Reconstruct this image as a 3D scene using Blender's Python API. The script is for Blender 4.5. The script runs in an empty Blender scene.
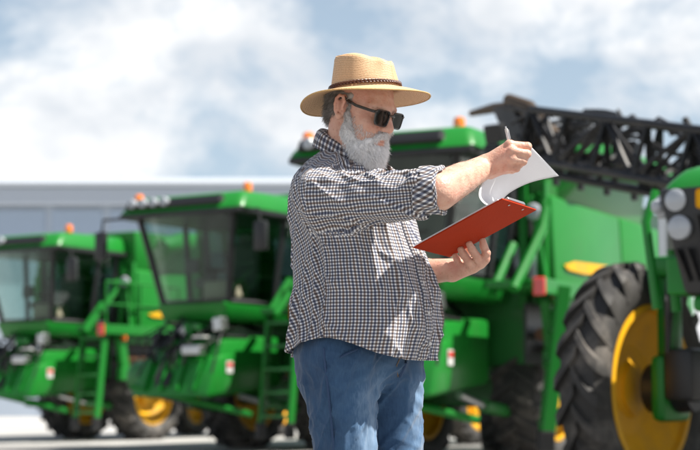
import bpy, bmesh, math, random
import numpy as np
from mathutils import Vector, Matrix

# ------------------------------------------------------------------ camera, sky, sun, exposure
SC = bpy.context.scene
COL = SC.collection
R = math.radians
cam = bpy.data.cameras.new('camera')
cam.lens = 85.0
cam.sensor_width = 36.0
cam.clip_start = 0.1
cam.clip_end = 6000.0
cam.dof.use_dof = True
cam.dof.focus_distance = 4.50
cam.dof.aperture_fstop = 3.8
cam.dof.aperture_blades = 0
cam_ob = bpy.data.objects.new('camera', cam)
cam_ob.location = (0, 0, 0.8)
cam_ob.rotation_euler = (R(90 + 5.94), 0, 0)
COL.objects.link(cam_ob)
SC.camera = cam_ob

SUN_AZ = R(-14)      # from +x towards +y (away from the camera)
SUN_EL = R(58)
to_sun = Vector((math.cos(SUN_AZ) * math.cos(SUN_EL), math.sin(SUN_AZ) * math.cos(SUN_EL), math.sin(SUN_EL)))

world = bpy.data.worlds.new('World')
SC.world = world
world.use_nodes = True
wn = world.node_tree
wn.nodes.clear()


def wnode(t, **kw):
    n = wn.nodes.new(t)
    for k, v in kw.items():
        setattr(n, k, v)
    return n


sky = wnode('ShaderNodeTexSky')
sky.sky_type = 'NISHITA'
sky.sun_disc = False
sky.sun_elevation = SUN_EL
# rotation 0 puts the sun at +y, growing clockwise towards +x
sky.sun_rotation = math.atan2(to_sun.x, to_sun.y)
sky.altitude = 100
sky.air_density = 1.0
sky.dust_density = 1.2
sky.ozone_density = 1.0
tc = wnode('ShaderNodeTexCoord')
mp = wnode('ShaderNodeMapping')
mp.inputs['Scale'].default_value = (1.0, 1.0, 1.55)
mp.inputs['Location'].default_value = (0.37, 0.12, 0.05)
wn.links.new(tc.outputs['Generated'], mp.inputs['Vector'])
n1 = wnode('ShaderNodeTexNoise')
n1.inputs['Scale'].default_value = 6.2
n1.inputs['Detail'].default_value = 8
n1.inputs['Roughness'].default_value = 0.60
n1.inputs['Distortion'].default_value = 0.25
wn.links.new(mp.outputs['Vector'], n1.inputs['Vector'])
# cover is closed towards the horizon and breaks up overhead
sepw = wnode('ShaderNodeSeparateXYZ')
wn.links.new(tc.outputs['Generated'], sepw.inputs[0])
thin = wnode('ShaderNodeMapRange')
thin.inputs['From Min'].default_value = 0.0
thin.inputs['From Max'].default_value = 0.8
thin.inputs['To Min'].default_value = 0.05
thin.inputs['To Max'].default_value = -0.10
wn.links.new(sepw.outputs['Z'], thin.inputs['Value'])
cov = wnode('ShaderNodeMath', operation='ADD')
wn.links.new(n1.outputs['Fac'], cov.inputs[0])
wn.links.new(thin.outputs[0], cov.inputs[1])
cr = wnode('ShaderNodeValToRGB')
cr.color_ramp.elements[0].position = 0.445
cr.color_ramp.elements[0].color = (0, 0, 0, 1)
cr.color_ramp.elements[1].position = 0.575
cr.color_ramp.elements[1].color = (1, 1, 1, 1)
wn.links.new(cov.outputs[0], cr.inputs['Fac'])
n2 = wnode('ShaderNodeTexNoise')
n2.inputs['Scale'].default_value = 14.0
n2.inputs['Detail'].default_value = 5
wn.links.new(mp.outputs['Vector'], n2.inputs['Vector'])
cr2 = wnode('ShaderNodeValToRGB')
cr2.color_ramp.elements[0].position = 0.38
cr2.color_ramp.elements[0].color = (0.66, 0.70, 0.75, 1)
cr2.color_ramp.elements[1].position = 0.58
cr2.color_ramp.elements[1].color = (0.92, 0.925, 0.93, 1)
wn.links.new(n2.outputs['Fac'], cr2.inputs['Fac'])
clc = wnode('ShaderNodeVectorMath', operation='SCALE')
clc.inputs['Scale'].default_value = 1.0 / 0.085
wn.links.new(cr2.outputs['Color'], clc.inputs[0])
hz = wnode('ShaderNodeMapRange')
hz.inputs['From Min'].default_value = 0.0
hz.inputs['From Max'].default_value = 0.55
hz.inputs['To Min'].default_value = 0.85
hz.inputs['To Max'].default_value = 0.05
wn.links.new(sepw.outputs['Z'], hz.inputs['Value'])
haze_mix = wnode('ShaderNodeMix', data_type='RGBA')
wn.links.new(hz.outputs[0], haze_mix.inputs['Factor'])
haze_mix.inputs['B'].default_value = (6.3, 7.8, 9.2, 1)
wn.links.new(sky.outputs['Color'], haze_mix.inputs['A'])
mixc = wnode('ShaderNodeMix', data_type='RGBA')
wn.links.new(cr.outputs['Color'], mixc.inputs['Factor'])
wn.links.new(haze_mix.outputs['Result'], mixc.inputs['A'])
wn.links.new(clc.outputs[0], mixc.inputs['B'])
bg = wnode('ShaderNodeBackground')
bg.inputs['Strength'].default_value = 0.051
wo = wnode('ShaderNodeOutputWorld')
wn.links.new(mixc.outputs['Result'], bg.inputs['Color'])
wn.links.new(bg.outputs['Background'], wo.inputs['Surface'])

sun = bpy.data.lights.new('sun', 'SUN')
sun.energy = 5.0
sun.angle = R(0.53)
sun.color = (1.0, 0.95, 0.87)
sun_ob = bpy.data.objects.new('sun', sun)
sun_ob.rotation_euler = to_sun.to_track_quat('Z', 'Y').to_euler()
sun_ob.location = (8, -2, 14)
COL.objects.link(sun_ob)

SC.view_settings.view_transform = 'Standard'
SC.view_settings.look = 'None'
SC.view_settings.gamma = 1.0
SC.view_settings.use_curve_mapping = False
SC.view_settings.exposure = 1.0
SC.render.engine = 'CYCLES'
SC.cycles.use_denoising = True
SC.cycles.max_bounces = 8
SC.cycles.transparent_max_bounces = 16

rng = np.random.default_rng(11)
random.seed(5)


# ------------------------------------------------------------------ materials
def srgb(r, g, b):
    f = lambda c: (c / 255 / 12.92) if c / 255 <= 0.04045 else ((c / 255 + 0.055) / 1.055) ** 2.4
    return (f(r), f(g), f(b))


MATS = {}


def mat(name, col, rough=0.5, metal=0.0, coat=0.0, var=0.12, vscale=6.0, bump=0.0, bscale=80.0, spec=0.5, dirt=None, dscale=2.5, trans=0.0, alpha=1.0, sss=0.0):
    """plain procedural surface: base colour broken up by noise, roughness noise, fine relief"""
    if name in MATS:
        return MATS[name]
    m = bpy.data.materials.new(name)
    m.use_nodes = True
    nt = m.node_tree
    b = nt.nodes['Principled BSDF']
    co = nt.nodes.new('ShaderNodeTexCoord')
    nz = nt.nodes.new('ShaderNodeTexNoise')
    nz.inputs['Scale'].default_value = vscale
    nz.inputs['Detail'].default_value = 5
    nt.links.new(co.outputs['Object'], nz.inputs['Vector'])
    mx = nt.nodes.new('ShaderNodeMix')
    mx.data_type = 'RGBA'
    mx.inputs['A'].default_value = tuple(c * (1 - var) for c in col) + (1,)
    mx.inputs['B'].default_value = tuple(min(1, c * (1 + var)) for c in col) + (1,)
    nt.links.new(nz.outputs['Fac'], mx.inputs['Factor'])
    out = mx.outputs['Result']
    if dirt:
        nd = nt.nodes.new('ShaderNodeTexNoise')
        nd.inputs['Scale'].default_value = dscale
        nd.inputs['Detail'].default_value = 8
        nd.inputs['Roughness'].default_value = 0.65
        nt.links.new(co.outputs['Object'], nd.inputs['Vector'])
        rp = nt.nodes.new('ShaderNodeMapRange')
        rp.inputs['From Min'].default_value = 0.5
        rp.inputs['From Max'].default_value = 0.75
        rp.inputs['To Max'].default_value = dirt[1]
        nt.links.new(nd.outputs['Fac'], rp.inputs['Value'])
        m2 = nt.nodes.new('ShaderNodeMix')
        m2.data_type = 'RGBA'
        m2.inputs['B'].default_value = tuple(dirt[0]) + (1,)
        nt.links.new(rp.outputs['Result'], m2.inputs['Factor'])
        nt.links.new(out, m2.inputs['A'])
        out = m2.outputs['Result']
    nt.links.new(out, b.inputs['Base Color'])
    b.inputs['Roughness'].default_value = rough
    b.inputs['Metallic'].default_value = metal
    b.inputs['Coat Weight'].default_value = coat
    b.inputs['Coat Roughness'].default_value = 0.08
    b.inputs['Specular IOR Level'].default_value = spec
    b.inputs['Transmission Weight'].default_value = trans
    b.inputs['Alpha'].default_value = alpha
    if sss:
        b.inputs['Subsurface Weight'].default_value = sss
        b.inputs['Subsurface Radius'].default_value = (0.6, 0.25, 0.12)
        b.inputs['Subsurface Scale'].default_value = 0.012
    if bump:
        nb = nt.nodes.new('ShaderNodeTexNoise')
        nb.inputs['Scale'].default_value = bscale
        nb.inputs['Detail'].default_value = 4
        nt.links.new(co.outputs['Object'], nb.inputs['Vector'])
        bm_ = nt.nodes.new('ShaderNodeBump')
        bm_.inputs['Strength'].default_value = bump
        bm_.inputs['Distance'].default_value = 0.01
        nt.links.new(nb.outputs['Fac'], bm_.inputs['Height'])
        nt.links.new(bm_.outputs['Normal'], b.inputs['Normal'])
    MATS[name] = m
    return m


GREEN = mat('green_paint', (0.008, 0.170, 0.018), 0.38, coat=0.06, spec=0.3, var=0.10, dirt=((0.05, 0.12, 0.04), 0.2))
DKGREEN = mat('green_frame_paint', (0.009, 0.15, 0.020), 0.45, coat=0.1, dirt=((0.08, 0.09, 0.05), 0.35))
YELLOW = mat('yellow_paint', (0.72, 0.37, 0.008), 0.55, spec=0.25, dirt=((0.30, 0.20, 0.08), 0.45))
BLACK = mat('black_plastic', (0.014, 0.014, 0.015), 0.45, var=0.2)
STEEL = mat('black_steel', (0.016, 0.016, 0.017), 0.4, metal=0.3, dirt=((0.10, 0.085, 0.07), 0.4))
RUBBER = mat('tyre_rubber', (0.032, 0.030, 0.028), 0.72, var=0.25, bump=0.2, bscale=60, dirt=((0.24, 0.21, 0.18), 0.7))
CHROME = mat('bare_steel', (0.5, 0.5, 0.5), 0.28, metal=0.9)
LAMPGL = mat('lamp_glass', (0.36, 0.38, 0.41), 0.12, var=0.05, coat=1.0)
ORANGE = mat('orange_beacon', (0.95, 0.22, 0.01), 0.18, var=0.05, coat=1.0, sss=0.3)
REDL = mat('red_lens', (0.65, 0.03, 0.02), 0.2, var=0.05, coat=1.0)
WHITE = mat('white_sticker', (0.55, 0.55, 0.53), 0.5, var=0.06)
SEATM = mat('seat_fabric', (0.10, 0.10, 0.09), 0.8, bump=0.3, bscale=200)
TAN = mat('console_plastic', (0.30, 0.28, 0.20), 0.6)
HOSE = mat('hydraulic_hose', (0.018, 0.018, 0.018), 0.4)


def glass_mat(name, tint, rough=0.02, mixf=0.35):
    m = bpy.data.materials.new(name)
    m.use_nodes = True
    nt = m.node_tree
    nt.nodes.clear()
    o = nt.nodes.new('ShaderNodeOutputMaterial')
    tr = nt.nodes.new('ShaderNodeBsdfTransparent')
    tr.inputs['Color'].default_value = tint + (1,)
    gl = nt.nodes.new('ShaderNodeBsdfGlossy')
    gl.inputs['Roughness'].default_value = rough
    gl.inputs['Color'].default_value = (0.9, 1.0, 0.98, 1)
    fr = nt.nodes.new('ShaderNodeFresnel')
    fr.inputs['IOR'].default_value = 1.5
    nz = nt.nodes.new('ShaderNodeTexNoise')
    nz.inputs['Scale'].default_value = 3
    mr = nt.nodes.new('ShaderNodeMath')
    mr.operation = 'MULTIPLY_ADD'
    mr.inputs[1].default_value = 0.04
    nt.links.new(nz.outputs['Fac'], mr.inputs[0])
    nt.links.new(fr.outputs['Fac'], mr.inputs[2])
    mx = nt.nodes.new('ShaderNodeMixShader')
    nt.links.new(mr.outputs[0], mx.inputs[0])
    nt.links.new(tr.outputs[0], mx.inputs[1])
    nt.links.new(gl.outputs[0], mx.inputs[2])
    nt.links.new(mx.outputs[0], o.inputs['Surface'])
    return m


GLASS = glass_mat('cab_glass', (0.62, 0.78, 0.74))


# ------------------------------------------------------------------ mesh helpers
def link(o, parent=None):
    COL.objects.link(o)
    if parent is not None:
        o.parent = parent
    return o


def tag(o, label=None, cat=None, group=None, kind=None):
    if label:
        o['label'] = label
    if cat:
        o['category'] = cat
    if group:
        o['group'] = group
    if kind:
        o['kind'] = kind
    return o


def empty(name, loc, rz=0.0):
    o = bpy.data.objects.new(name, None)
    o.empty_display_size = 0.2
    o.location = loc
    o.rotation_euler = (0, 0, rz)
    return link(o)


def obj_from(name, verts, faces, m, parent=None, smooth=True, uvs=None):
    me = bpy.data.meshes.new(name)
    me.from_pydata([tuple(v) for v in verts], [], [tuple(f) for f in faces])
    me.update()
    if smooth:
        me.polygons.foreach_set('use_smooth', [True] * len(me.polygons))
    if uvs is not None:
        ul = me.uv_layers.new(name='uv')
        ul.data.foreach_set('uv', np.asarray(uvs, dtype=np.float32).ravel())
    me.materials.append(m)
    o = bpy.data.objects.new(name, me)
    return link(o, parent)


class MB:
    def __init__(self):
        self.bm = bmesh.new()

    def box(self, c, s, bev=0.0, rot=None, taper=None, seg=2):
        r = bmesh.ops.create_cube(self.bm, size=1.0)
        vs = r['verts']
        for v in vs:
            v.co = Vector((v.co.x * s[0], v.co.y * s[1], v.co.z * s[2]))
            if taper and v.co.z > 0:
                v.co.x = v.co.x * taper[0] + (taper[2] if len(taper) > 2 else 0)
                v.co.y *= taper[1]
        M = Matrix.Translation(Vector(c))
        if rot is not None:
            M = M @ rot
        bmesh.ops.transform(self.bm, matrix=M, verts=vs)
        if bev > 0:
            es = list({e for v in vs for e in v.link_edges})
            bmesh.ops.bevel(self.bm, geom=es, offset=bev, segments=seg, affect='EDGES', profile=0.5)
        return self

    def hexa(self, pts, bev=0.0):
        """eight corners: bottom four (ccw from above), top four"""
        vs = [self.bm.verts.new(p) for p in pts]
        fs = [(3, 2, 1, 0), (4, 5, 6, 7), (0, 1, 5, 4), (1, 2, 6, 5), (2, 3, 7, 6), (3, 0, 4, 7)]
        for f in fs:
            self.bm.faces.new([vs[i] for i in f])
        if bev > 0:
            es = list({e for v in vs for e in v.link_edges})
            bmesh.ops.bevel(self.bm, geom=es, offset=bev, segments=2, affect='EDGES', profile=0.5)
        return self

    def tube(self, pts, r, n=8, cap=True):
        pts = [Vector(p) for p in pts]
        rs = r if isinstance(r, (list, tuple)) else [r] * len(pts)
        rings = []
        up = Vector((0, 0, 1))
        for i, p in enumerate(pts):
            a = pts[max(0, i - 1)]
            b = pts[min(len(pts) - 1, i + 1)]
            d = (b - a).normalized()
            ref = up if abs(d.dot(up)) < 0.95 else Vector((1, 0, 0))
            u = d.cross(ref).normalized()
            w = d.cross(u).normalized()
            rings.append([self.bm.verts.new(p + (u * math.cos(2 * math.pi * k / n) + w * math.sin(2 * math.pi * k / n)) * rs[i]) for k in range(n)])
        for i in range(len(rings) - 1):
            for k in range(n):
                self.bm.faces.new([rings[i][k], rings[i][(k + 1) % n], rings[i + 1][(k + 1) % n], rings[i + 1][k]])
        if cap:
            self.bm.faces.new(rings[0])
            self.bm.faces.new(list(reversed(rings[-1])))
        return self

    def lathe(self, prof, axis='y', c=(0, 0, 0), n=40, close=False):
        """profile of (radius, along)"""
        c = Vector(c)
        rings = []
        for (r, a) in prof:
            ring = []
            for k in range(n):
                t = 2 * math.pi * k / n
                if axis == 'y':
                    p = Vector((r * math.cos(t), a, r * math.sin(t)))
                elif axis == 'z':
                    p = Vector((r * math.cos(t), r * math.sin(t), a))
                else:
                    p = Vector((a, r * math.cos(t), r * math.sin(t)))
                ring.append(self.bm.verts.new(c + p))
            rings.append(ring)
        m = len(rings)
        for i in range(m if close else m - 1):
            A, B = rings[i], rings[(i + 1) % m]
            for k in range(n):
                self.bm.faces.new([A[k], A[(k + 1) % n], B[(k + 1) % n], B[k]])
        if not close:
            self.bm.faces.new(rings[0])
            self.bm.faces.new(rings[-1])
        return self

    def poly(self, pts, thick, axis):
        """extruded polygon: pts are full 3D points, axis the extrusion vector"""
        ax = Vector(axis) * thick
        a = [self.bm.verts.new(Vector(p)) for p in pts]
        b = [self.bm.verts.new(Vector(p) + ax) for p in pts]
        n = len(pts)
        self.bm.faces.new(a)
        self.bm.faces.new(list(reversed(b)))
        for i in range(n):
            self.bm.faces.new([a[i], b[i], b[(i + 1) % n], a[(i + 1) % n]])
        return self

    def build(self, name, m, parent=None, smooth=False, angle=None):
        bmesh.ops.recalc_face_normals(self.bm, faces=self.bm.faces[:])
        me = bpy.data.meshes.new(name)
        self.bm.to_mesh(me)
        self.bm.free()
        me.materials.append(m)
        if smooth:
            me.polygons.foreach_set('use_smooth', [True] * len(me.polygons))
            me.set_sharp_from_angle(angle=R(angle or 35))
        o = bpy.data.objects.new(name, me)
        return link(o, parent)


def copy_tree(o, parent=None):
    c = o.copy()
    COL.objects.link(c)
    c.parent = parent
    for ch in list(o.children):
        copy_tree(ch, c)
    return c


# ------------------------------------------------------------------ the setting
def ground_material():
    m = bpy.data.materials.new('concrete_yard')
    m.use_nodes = True
    nt = m.node_tree
    b = nt.nodes['Principled BSDF']
    co = nt.nodes.new('ShaderNodeTexCoord')
    a = nt.nodes.new('ShaderNodeTexNoise')
    a.inputs['Scale'].default_value = 0.35
    a.inputs['Detail'].default_value = 8
    nt.links.new(co.outputs['Object'], a.inputs['Vector'])
    r = nt.nodes.new('ShaderNodeValToRGB')
    r.color_ramp.elements[0].position = 0.3
    r.color_ramp.elements[0].color = (0.34, 0.335, 0.32, 1)
    r.color_ramp.elements[1].position = 0.7
    r.color_ramp.elements[1].color = (0.50, 0.49, 0.47, 1)
    nt.links.new(a.outputs['Fac'], r.inputs['Fac'])
    g = nt.nodes.new('ShaderNodeTexNoise')
    g.inputs['Scale'].default_value = 40
    nt.links.new(co.outputs['Object'], g.inputs['Vector'])
    mx = nt.nodes.new('ShaderNodeMix')
    mx.data_type = 'RGBA'
    mx.blend_type = 'MULTIPLY'
    mx.inputs['Factor'].default_value = 0.25
    nt.links.new(r.outputs['Color'], mx.inputs['A'])
    nt.links.new(g.outputs['Color'], mx.inputs['B'])
    nt.links.new(mx.outputs['Result'], b.inputs['Base Color'])
    b.inputs['Roughness'].default_value = 0.85
    return m


g = MB()
g.bm.faces.new([g.bm.verts.new(p) for p in ((-2500, -300, 0), (2500, -300, 0), (2500, 4500, 0), (-2500, 4500, 0))])
tag(g.build('ground', ground_material()), kind='structure')
# a dark drainage channel across the yard
JOINT = mat('asphalt_strip', (0.06, 0.06, 0.06), 0.9)
APRON = mat('dark_apron', (0.235, 0.23, 0.22), 0.9, var=0.3, vscale=1.2, bump=0.4, bscale=180, dirt=((0.13, 0.125, 0.12), 0.6), dscale=0.6)  # tone chosen for how much sunlight the ground throws back up
g = MB()
g.bm.faces.new([g.bm.verts.new(q) for q in ((-70, -60, 0.004), (70, -60, 0.004), (70, 27.3, 0.004), (-70, 27.3, 0.004))])
tag(g.build('bounce_cut_apron', APRON), kind='structure')  # added dark sheet, mostly out of view, cutting light bounced off the yard
g = MB()
g.box((0, 27.42, 0.006), (140, 0.16, 0.008))
tag(g.build('drain_channel', JOINT), kind='structure')


def warehouse():
    WALL = mat('pale_cladding', (0.42, 0.48, 0.56), 0.55, var=0.05)
    ROOFM = mat('white_roof_sheet', (0.36, 0.39, 0.43), 0.5, var=0.04)
    PAN = mat('blue_grey_panel', (0.30, 0.37, 0.47), 0.5, var=0.06)
    FAS = mat('grey_fascia', (0.38, 0.42, 0.48), 0.5, var=0.05)
    root = empty('warehouse', (-22, 68, 0))
    tag(root, 'long pale warehouse with white low roof behind the combine harvesters', 'building')
    L = 62.0
    w = MB()
    w.box((0, 6, 4.32), (L, 12, 8.64))
    w.build('wall', WALL, root)
    w = MB()
    w.box((0, -0.25, 9.02), (L + 1.0, 0.5, 0.74), bev=0.05)
    f = w.build('fascia', FAS, root)
    w = MB()
    w.hexa([(-L / 2 - .6, -0.6, 9.40), (L / 2 + .6, -0.6, 9.40), (L / 2 + .6, 13, 9.40), (-L / 2 - .6, 13, 9.40),
            (-L / 2 - .6, -0.6, 9.56), (L / 2 + .6, -0.6, 9.56), (L / 2 + .6, 6.4, 10.7), (-L / 2 - .6, 6.4, 10.7)])
    rf = w.build('roof', ROOFM, root)
    # glazed strip of single panels below the fascia, with piers between
    n = 26
    pw = L / n
    pm = None
    for i in range(n):
        x = -L / 2 + pw * (i + .5)
        if pm is None:
            w = MB()
            w.box((0, -0.06, 0), (pw * .88, 0.12, 1.5), bev=0.02)
            p = w.build('window_panel', PAN, root)
            pm = p
        else:
            p = pm.copy()
            COL.objects.link(p)
            p.parent = root
        p.location = (x, 0, 7.75)
    # big roller doors
    for x in (-24, -12, 0, 12, 24):
        w = MB()
        w.box((x, -0.05, 2.1), (4.6, 0.1, 4.2), bev=0.03)
        for k in range(10):
            w.box((x, -0.12, 0.35 + k * 0.4), (4.5, 0.05, 0.1))
        w.build('roller_door', FAS, root)


warehouse()


# ------------------------------------------------------------------ wheels
def tyre_mesh(mb, rad, width, rim, lugs, lug_h=0.05, lug_w=0.075):
    """tractor tyre about the y axis, centre at the origin, with chevron lugs"""
    h = width / 2
    prof = [(rim, -h * .78), (rim + (rad - rim) * .25, -h * .97), (rim + (rad - rim) * .6, -h * 1.0), (rad - .07, -h * .9), (rad - .025, -h * .78), (rad - .008, -h * .4), (rad, 0),
            (rad - .008, h * .4), (rad - .025, h * .78), (rad - .07, h * .9), (rim + (rad - rim) * .6, h * 1.0), (rim + (rad - rim) * .25, h * .97), (rim, h * .78), (rim - .03, h * .5), (rim - .03, -h * .5)]
    mb.lathe(prof, 'y', n=56, close=True)
    bm = mb.bm
    for k in range(lugs):
        for s in (-1, 1):
            a0 = 2 * math.pi * (k + (0.5 if s > 0 else 0)) / lugs
            sweep = 0.30
            secs = []
            for j in range(5):
                t = j / 4
                y = s * (-0.06 * h + t * (h * 1.02))
                ang = a0 - sweep * t + .05 * t * t
                rr = rad - 0.010 - (0.012 * t if t < .8 else 0.045)
                wd = lug_w / rad * (1 + .25 * t)
                secs.append((y, ang, rr, wd))
            rows = []
            for (y, ang, rr, wd) in secs:
                row = []
                for (da, dr) in ((-wd * .62, -.03), (-wd * .42, lug_h), (wd * .42, lug_h), (wd * .62, -.03)):
                    q = rr + dr
                    row.append(bm.verts.new((q * math.cos(ang + da), y, q * math.sin(ang + da))))
                rows.append(row)
            # shoulder running down the sidewall
            y, ang, rr, wd = secs[-1]
            row = []
            for (da, dr) in ((-wd * .5, -.10), (-wd * .35, -.09), (wd * .35, -.09), (wd * .5, -.10)):
                q = rr + dr
                row.append(bm.verts.new((q * math.cos(ang - .05 + da), y + s * (.0 if abs(da) > wd * .4 else .012), q * math.sin(ang - .05 + da))))
            rows.append(row)
            for i in range(len(rows) - 1):
                for j in range(3):
                    bm.faces.new([rows[i][j], rows[i][j + 1], rows[i + 1][j + 1], rows[i + 1][j]])
            bm.faces.new(rows[0])
            bm.faces.new(list(reversed(rows[-1])))


def make_wheel(parent, loc, rad, width, rim, lugs, side=1, steer=0.0, dish=0.12, lug_h=0.05):
    """side = +1: the dished face looks to +y"""
    w = bpy.data.objects.new('wheel', None)
    w.empty_display_size = .1
    w.location = loc
    w.rotation_euler = (0, random.random() * .3, steer)
    link(w, parent)
    mb = MB()
    tyre_mesh(mb, rad, width, rim, lugs, lug_h)
    mb.build('tyre', RUBBER, w, smooth=True, angle=38)
    mb = MB()
    h = width / 2
    s = side
    mb.lathe([(.01, -s * h * .15), (rim * .30, -s * h * .15), (rim * .34, -s * h * .28), (rim - .06, -s * h * .35), (rim - .05, -s * h * .80), (rim - .005, -s * h * .78), (rim - .005, s * h * .80), (rim - .05, s * h * .82), (rim - .06, s * h * .55), (rim * .72, s * (h * .55 - dish * .5)), (rim * .45, s * (h * .55 - dish)),
              (rim * .30, s * (h * .55 - dish)), (rim * .28, s * (h * .55 - dish + .07)), (rim * .10, s * (h * .55 - dish + .09)), (.01, s * (h * .55 - dish + .09))], 'y', n=48)
    rm = mb.build('rim', YELLOW, w, smooth=True, angle=30)
    return w


def beacon(parent, p):
    b = MB()
    b.lathe([(.075, 0), (.075, .05), (.05, .06)], 'z', p, 16)
    base = b.build('beacon_base', BLACK, parent)
    b = MB()
    b.lathe([(.066, .05), (.07, .08), (.068, .16), (.055, .19), (.02, .205)], 'z', p, 18)
    b.build('beacon_lens', ORANGE, base, smooth=True)


# ------------------------------------------------------------------ combine harvester (x forward, y left)
def make_combine():
    root = empty('combine_harvester', (0, 0, 0))
    # ---- wheels
    for s in (-1, 1):
        make_wheel(root, (0, s * .84, .83), .83, .62, .56, 20, side=1 if s > 0 else 1, dish=.16)
        make_wheel(root, (-3.9, s * 1.15, .62), .62, .46, .40, 18, side=1, steer=.1)
    m = MB()
    m.box((0, 0, .85), (.34, 1.6, .34), .03)
    m.box((-3.9, 0, .66), (.22, 1.8, .2), .03)
    m.box((-1.9, .5, .98), (4.6, .14, .22), .02)
    m.box((-1.9, -.5, .98), (4.6, .14, .22), .02)
    m.build('chassis', DKGREEN, root)
    # ---- body
    m = MB()
    m.hexa([(-5.4, -1.12, 1.15), (.75, -1.12, 1.15), (.75, 1.12, 1.15), (-5.4, 1.12, 1.15), (-5.6, -1.12, 2.1), (.75, -1.12, 2.1), (.75, 1.12, 2.1), (-5.6, 1.12, 2.1)], .04)
    m.build('lower_body', DKGREEN, root)
    for s in (-1, 1):
        # side panels, two per side, curved out
        for (xa, xb) in ((.78, -1.9), (-1.95, -5.5)):
            m = MB()
            y0, y1 = 1.10, 1.36
            m.hexa([(xb, s * y0, 1.75), (xa, s * y0, 1.75), (xa, s * y1, 2.0), (xb, s * y1, 2.0),
                    (xb, s * y0, 3.2), (xa, s * y0, 3.2), (xa, s * (y1 - .05), 3.12), (xb, s * (y1 - .05), 3.12)] if s > 0 else
                   [(xb, s * y1, 2.0), (xa, s * y1, 2.0), (xa, s * y0, 1.75), (xb, s * y0, 1.75),
                    (xb, s * (y1 - .05), 3.12), (xa, s * (y1 - .05), 3.12), (xa, s * y0, 3.2), (xb, s * y0, 3.2)], .045)
            m.build('side_panel', GREEN, root, smooth=True, angle=30)
        m = MB()
        m.poly([(.55, s * 1.372, 2.33), (.15, s * 1.372, 2.40), (-1.75, s * 1.372, 2.46), (-1.75, s * 1.372, 2.38), (-.2, s * 1.372, 2.27), (.4, s * 1.372, 2.28)], .006, (0, s, 0))
        m.build('yellow_stripe', YELLOW, root)
    m = MB()
    m.hexa([(-3.2, -1.22, 3.05), (.72, -1.22, 3.05), (.72, 1.22, 3.05), (-3.2, 1.22, 3.05), (-3.4, -1.28, 3.86), (.85, -1.28, 3.86), (.85, 1.28, 3.86), (-3.4, 1.28, 3.86)], .05)
    m.build('grain_tank', GREEN, root, smooth=True, angle=30)
    m = MB()
    m.hexa([(-5.5, -1.0, 3.0), (-3.25, -1.0, 3.0), (-3.25, 1.0, 3.0), (-5.5, 1.0, 3.0), (-5.3, -.95, 3.5), (-3.45, -.95, 3.6), (-3.45, .95, 3.6), (-5.3, .95, 3.5)], .06)
    m.build('engine_hood', GREEN, root, smooth=True, angle=30)
    m = MB()
    m.hexa([(-6.3, -.95, 1.0), (-5.4, -.95, 1.0), (-5.4, .95, 1.0), (-6.3, .95, 1.0), (-5.9, -1.0, 2.9), (-5.4, -1.0, 2.9), (-5.4, 1.0, 2.9), (-5.9, 1.0, 2.9)], .05)
    m.build('straw_hood', GREEN, root, smooth=True, angle=30)
    m = MB()
    m.tube([(.2, 1.1, 3.2), (.1, 1.42, 3.62), (-.3, 1.45, 3.72), (-5.6, 1.3, 3.95)], [.2, .2, .19, .19], 16)
    m.build('unloading_auger', GREEN, root, smooth=True)
    # front wall of the body beside the cab: ribs, braces, handrail
    for (y, w_) in ((.98, .10), (1.24, .06), (-1.1, .10)):
        m = MB()
        m.box((.82, y, 2.55), (.10, w_, 1.45), .015)
        m.build('front_rib', GREEN, root)
    for (ya, yb_) in ((1.0, 1.25), (1.3, 1.08)):
        m = MB()
        m.tube([(.95, ya, 2.05), (.86, yb_, 3.12)], .033, 8)
        m.build('front_brace', GREEN, root)
    # ---- platform, rails and ladder on the left
    m = MB()
    m.box((.9, 1.28, 2.02), (2.3, .62, .09), .015)
    m.box((.9, 1.60, 2.00), (2.35, .05, .17), .012)
    pl = m.build('platform', GREEN, root)
    m = MB()
    for (x, y) in ((1.95, 1.58), (1.0, 1.58), (-.1, 1.58)):
        m.tube([(x, y, 2.05), (x, y, 2.85)], .022, 8)
    m.tube([(1.95, 1.58, 2.85), (-.1, 1.58, 2.85), (-.1, 1.2, 2.85)], .022, 8)
    m.tube([(1.95, 1.58, 2.45), (-.1, 1.58, 2.45)], .018, 8)
    m.build('handrail', GREEN, pl)
    m = MB()   # slanted broad grab rail beside the cab door
    m.tube([(2.25, 1.38, 1.95), (1.65, 1.5, 2.65), (1.55, 1.5, 2.9)], .055, 10)
    m.tube([(2.0, 1.02, 1.9), (1.5, 1.1, 2.5)], .05, 10)
    m.build('grab_rail', GREEN, root, smooth=True)
    m = MB()
    for y in (1.02, 1.52):
        m.box((1.98, y, 1.2), (.14, .055, 1.6), .012, Matrix.Rotation(R(-7), 4, 'Y'))
    ld = m.build('ladder', GREEN, root)
    for k in range(5):
        m = MB()
        m.box((1.9 + .04 * k, 1.27, 1.85 - .33 * k), (.2, .46, .045), .01)
        m.build('ladder_step', DKGREEN, ld)
    for y in (1.02, 1.52):
        m = MB()
        m.box((2.09, y, .33), (.16, .085, .22), .015)
        m.build('ladder_foot', STEEL, ld)
    # ---- open frame box on the left side above the wheel
    m = MB()
    x0, x1, yb, z0, z1 = -.75, 1.45, 1.47, 1.12, 1.9
    m.box(((x0 + x1) / 2, yb, z1 - .06), (x1 - x0, .10, .15), .015)
    m.box(((x0 + x1) / 2, yb, z0 + .09), (x1 - x0, .12, .22), .015)
    m.box((x1 - .10, yb, (z0 + z1) / 2), (.2, .11, z1 - z0), .015, Matrix.Rotation(R(14), 4, 'Y'))
    m.box((x0 + .07, yb, (z0 + z1) / 2), (.14, .11, z1 - z0), .015)
    fr = m.build('side_frame', GREEN, root)
    m = MB()
    m.box(((x0 + x1) / 2, yb - .30, (z0 + z1) / 2), (x1 - x0 - .25, .04, z1 - z0 - .1))
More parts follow.
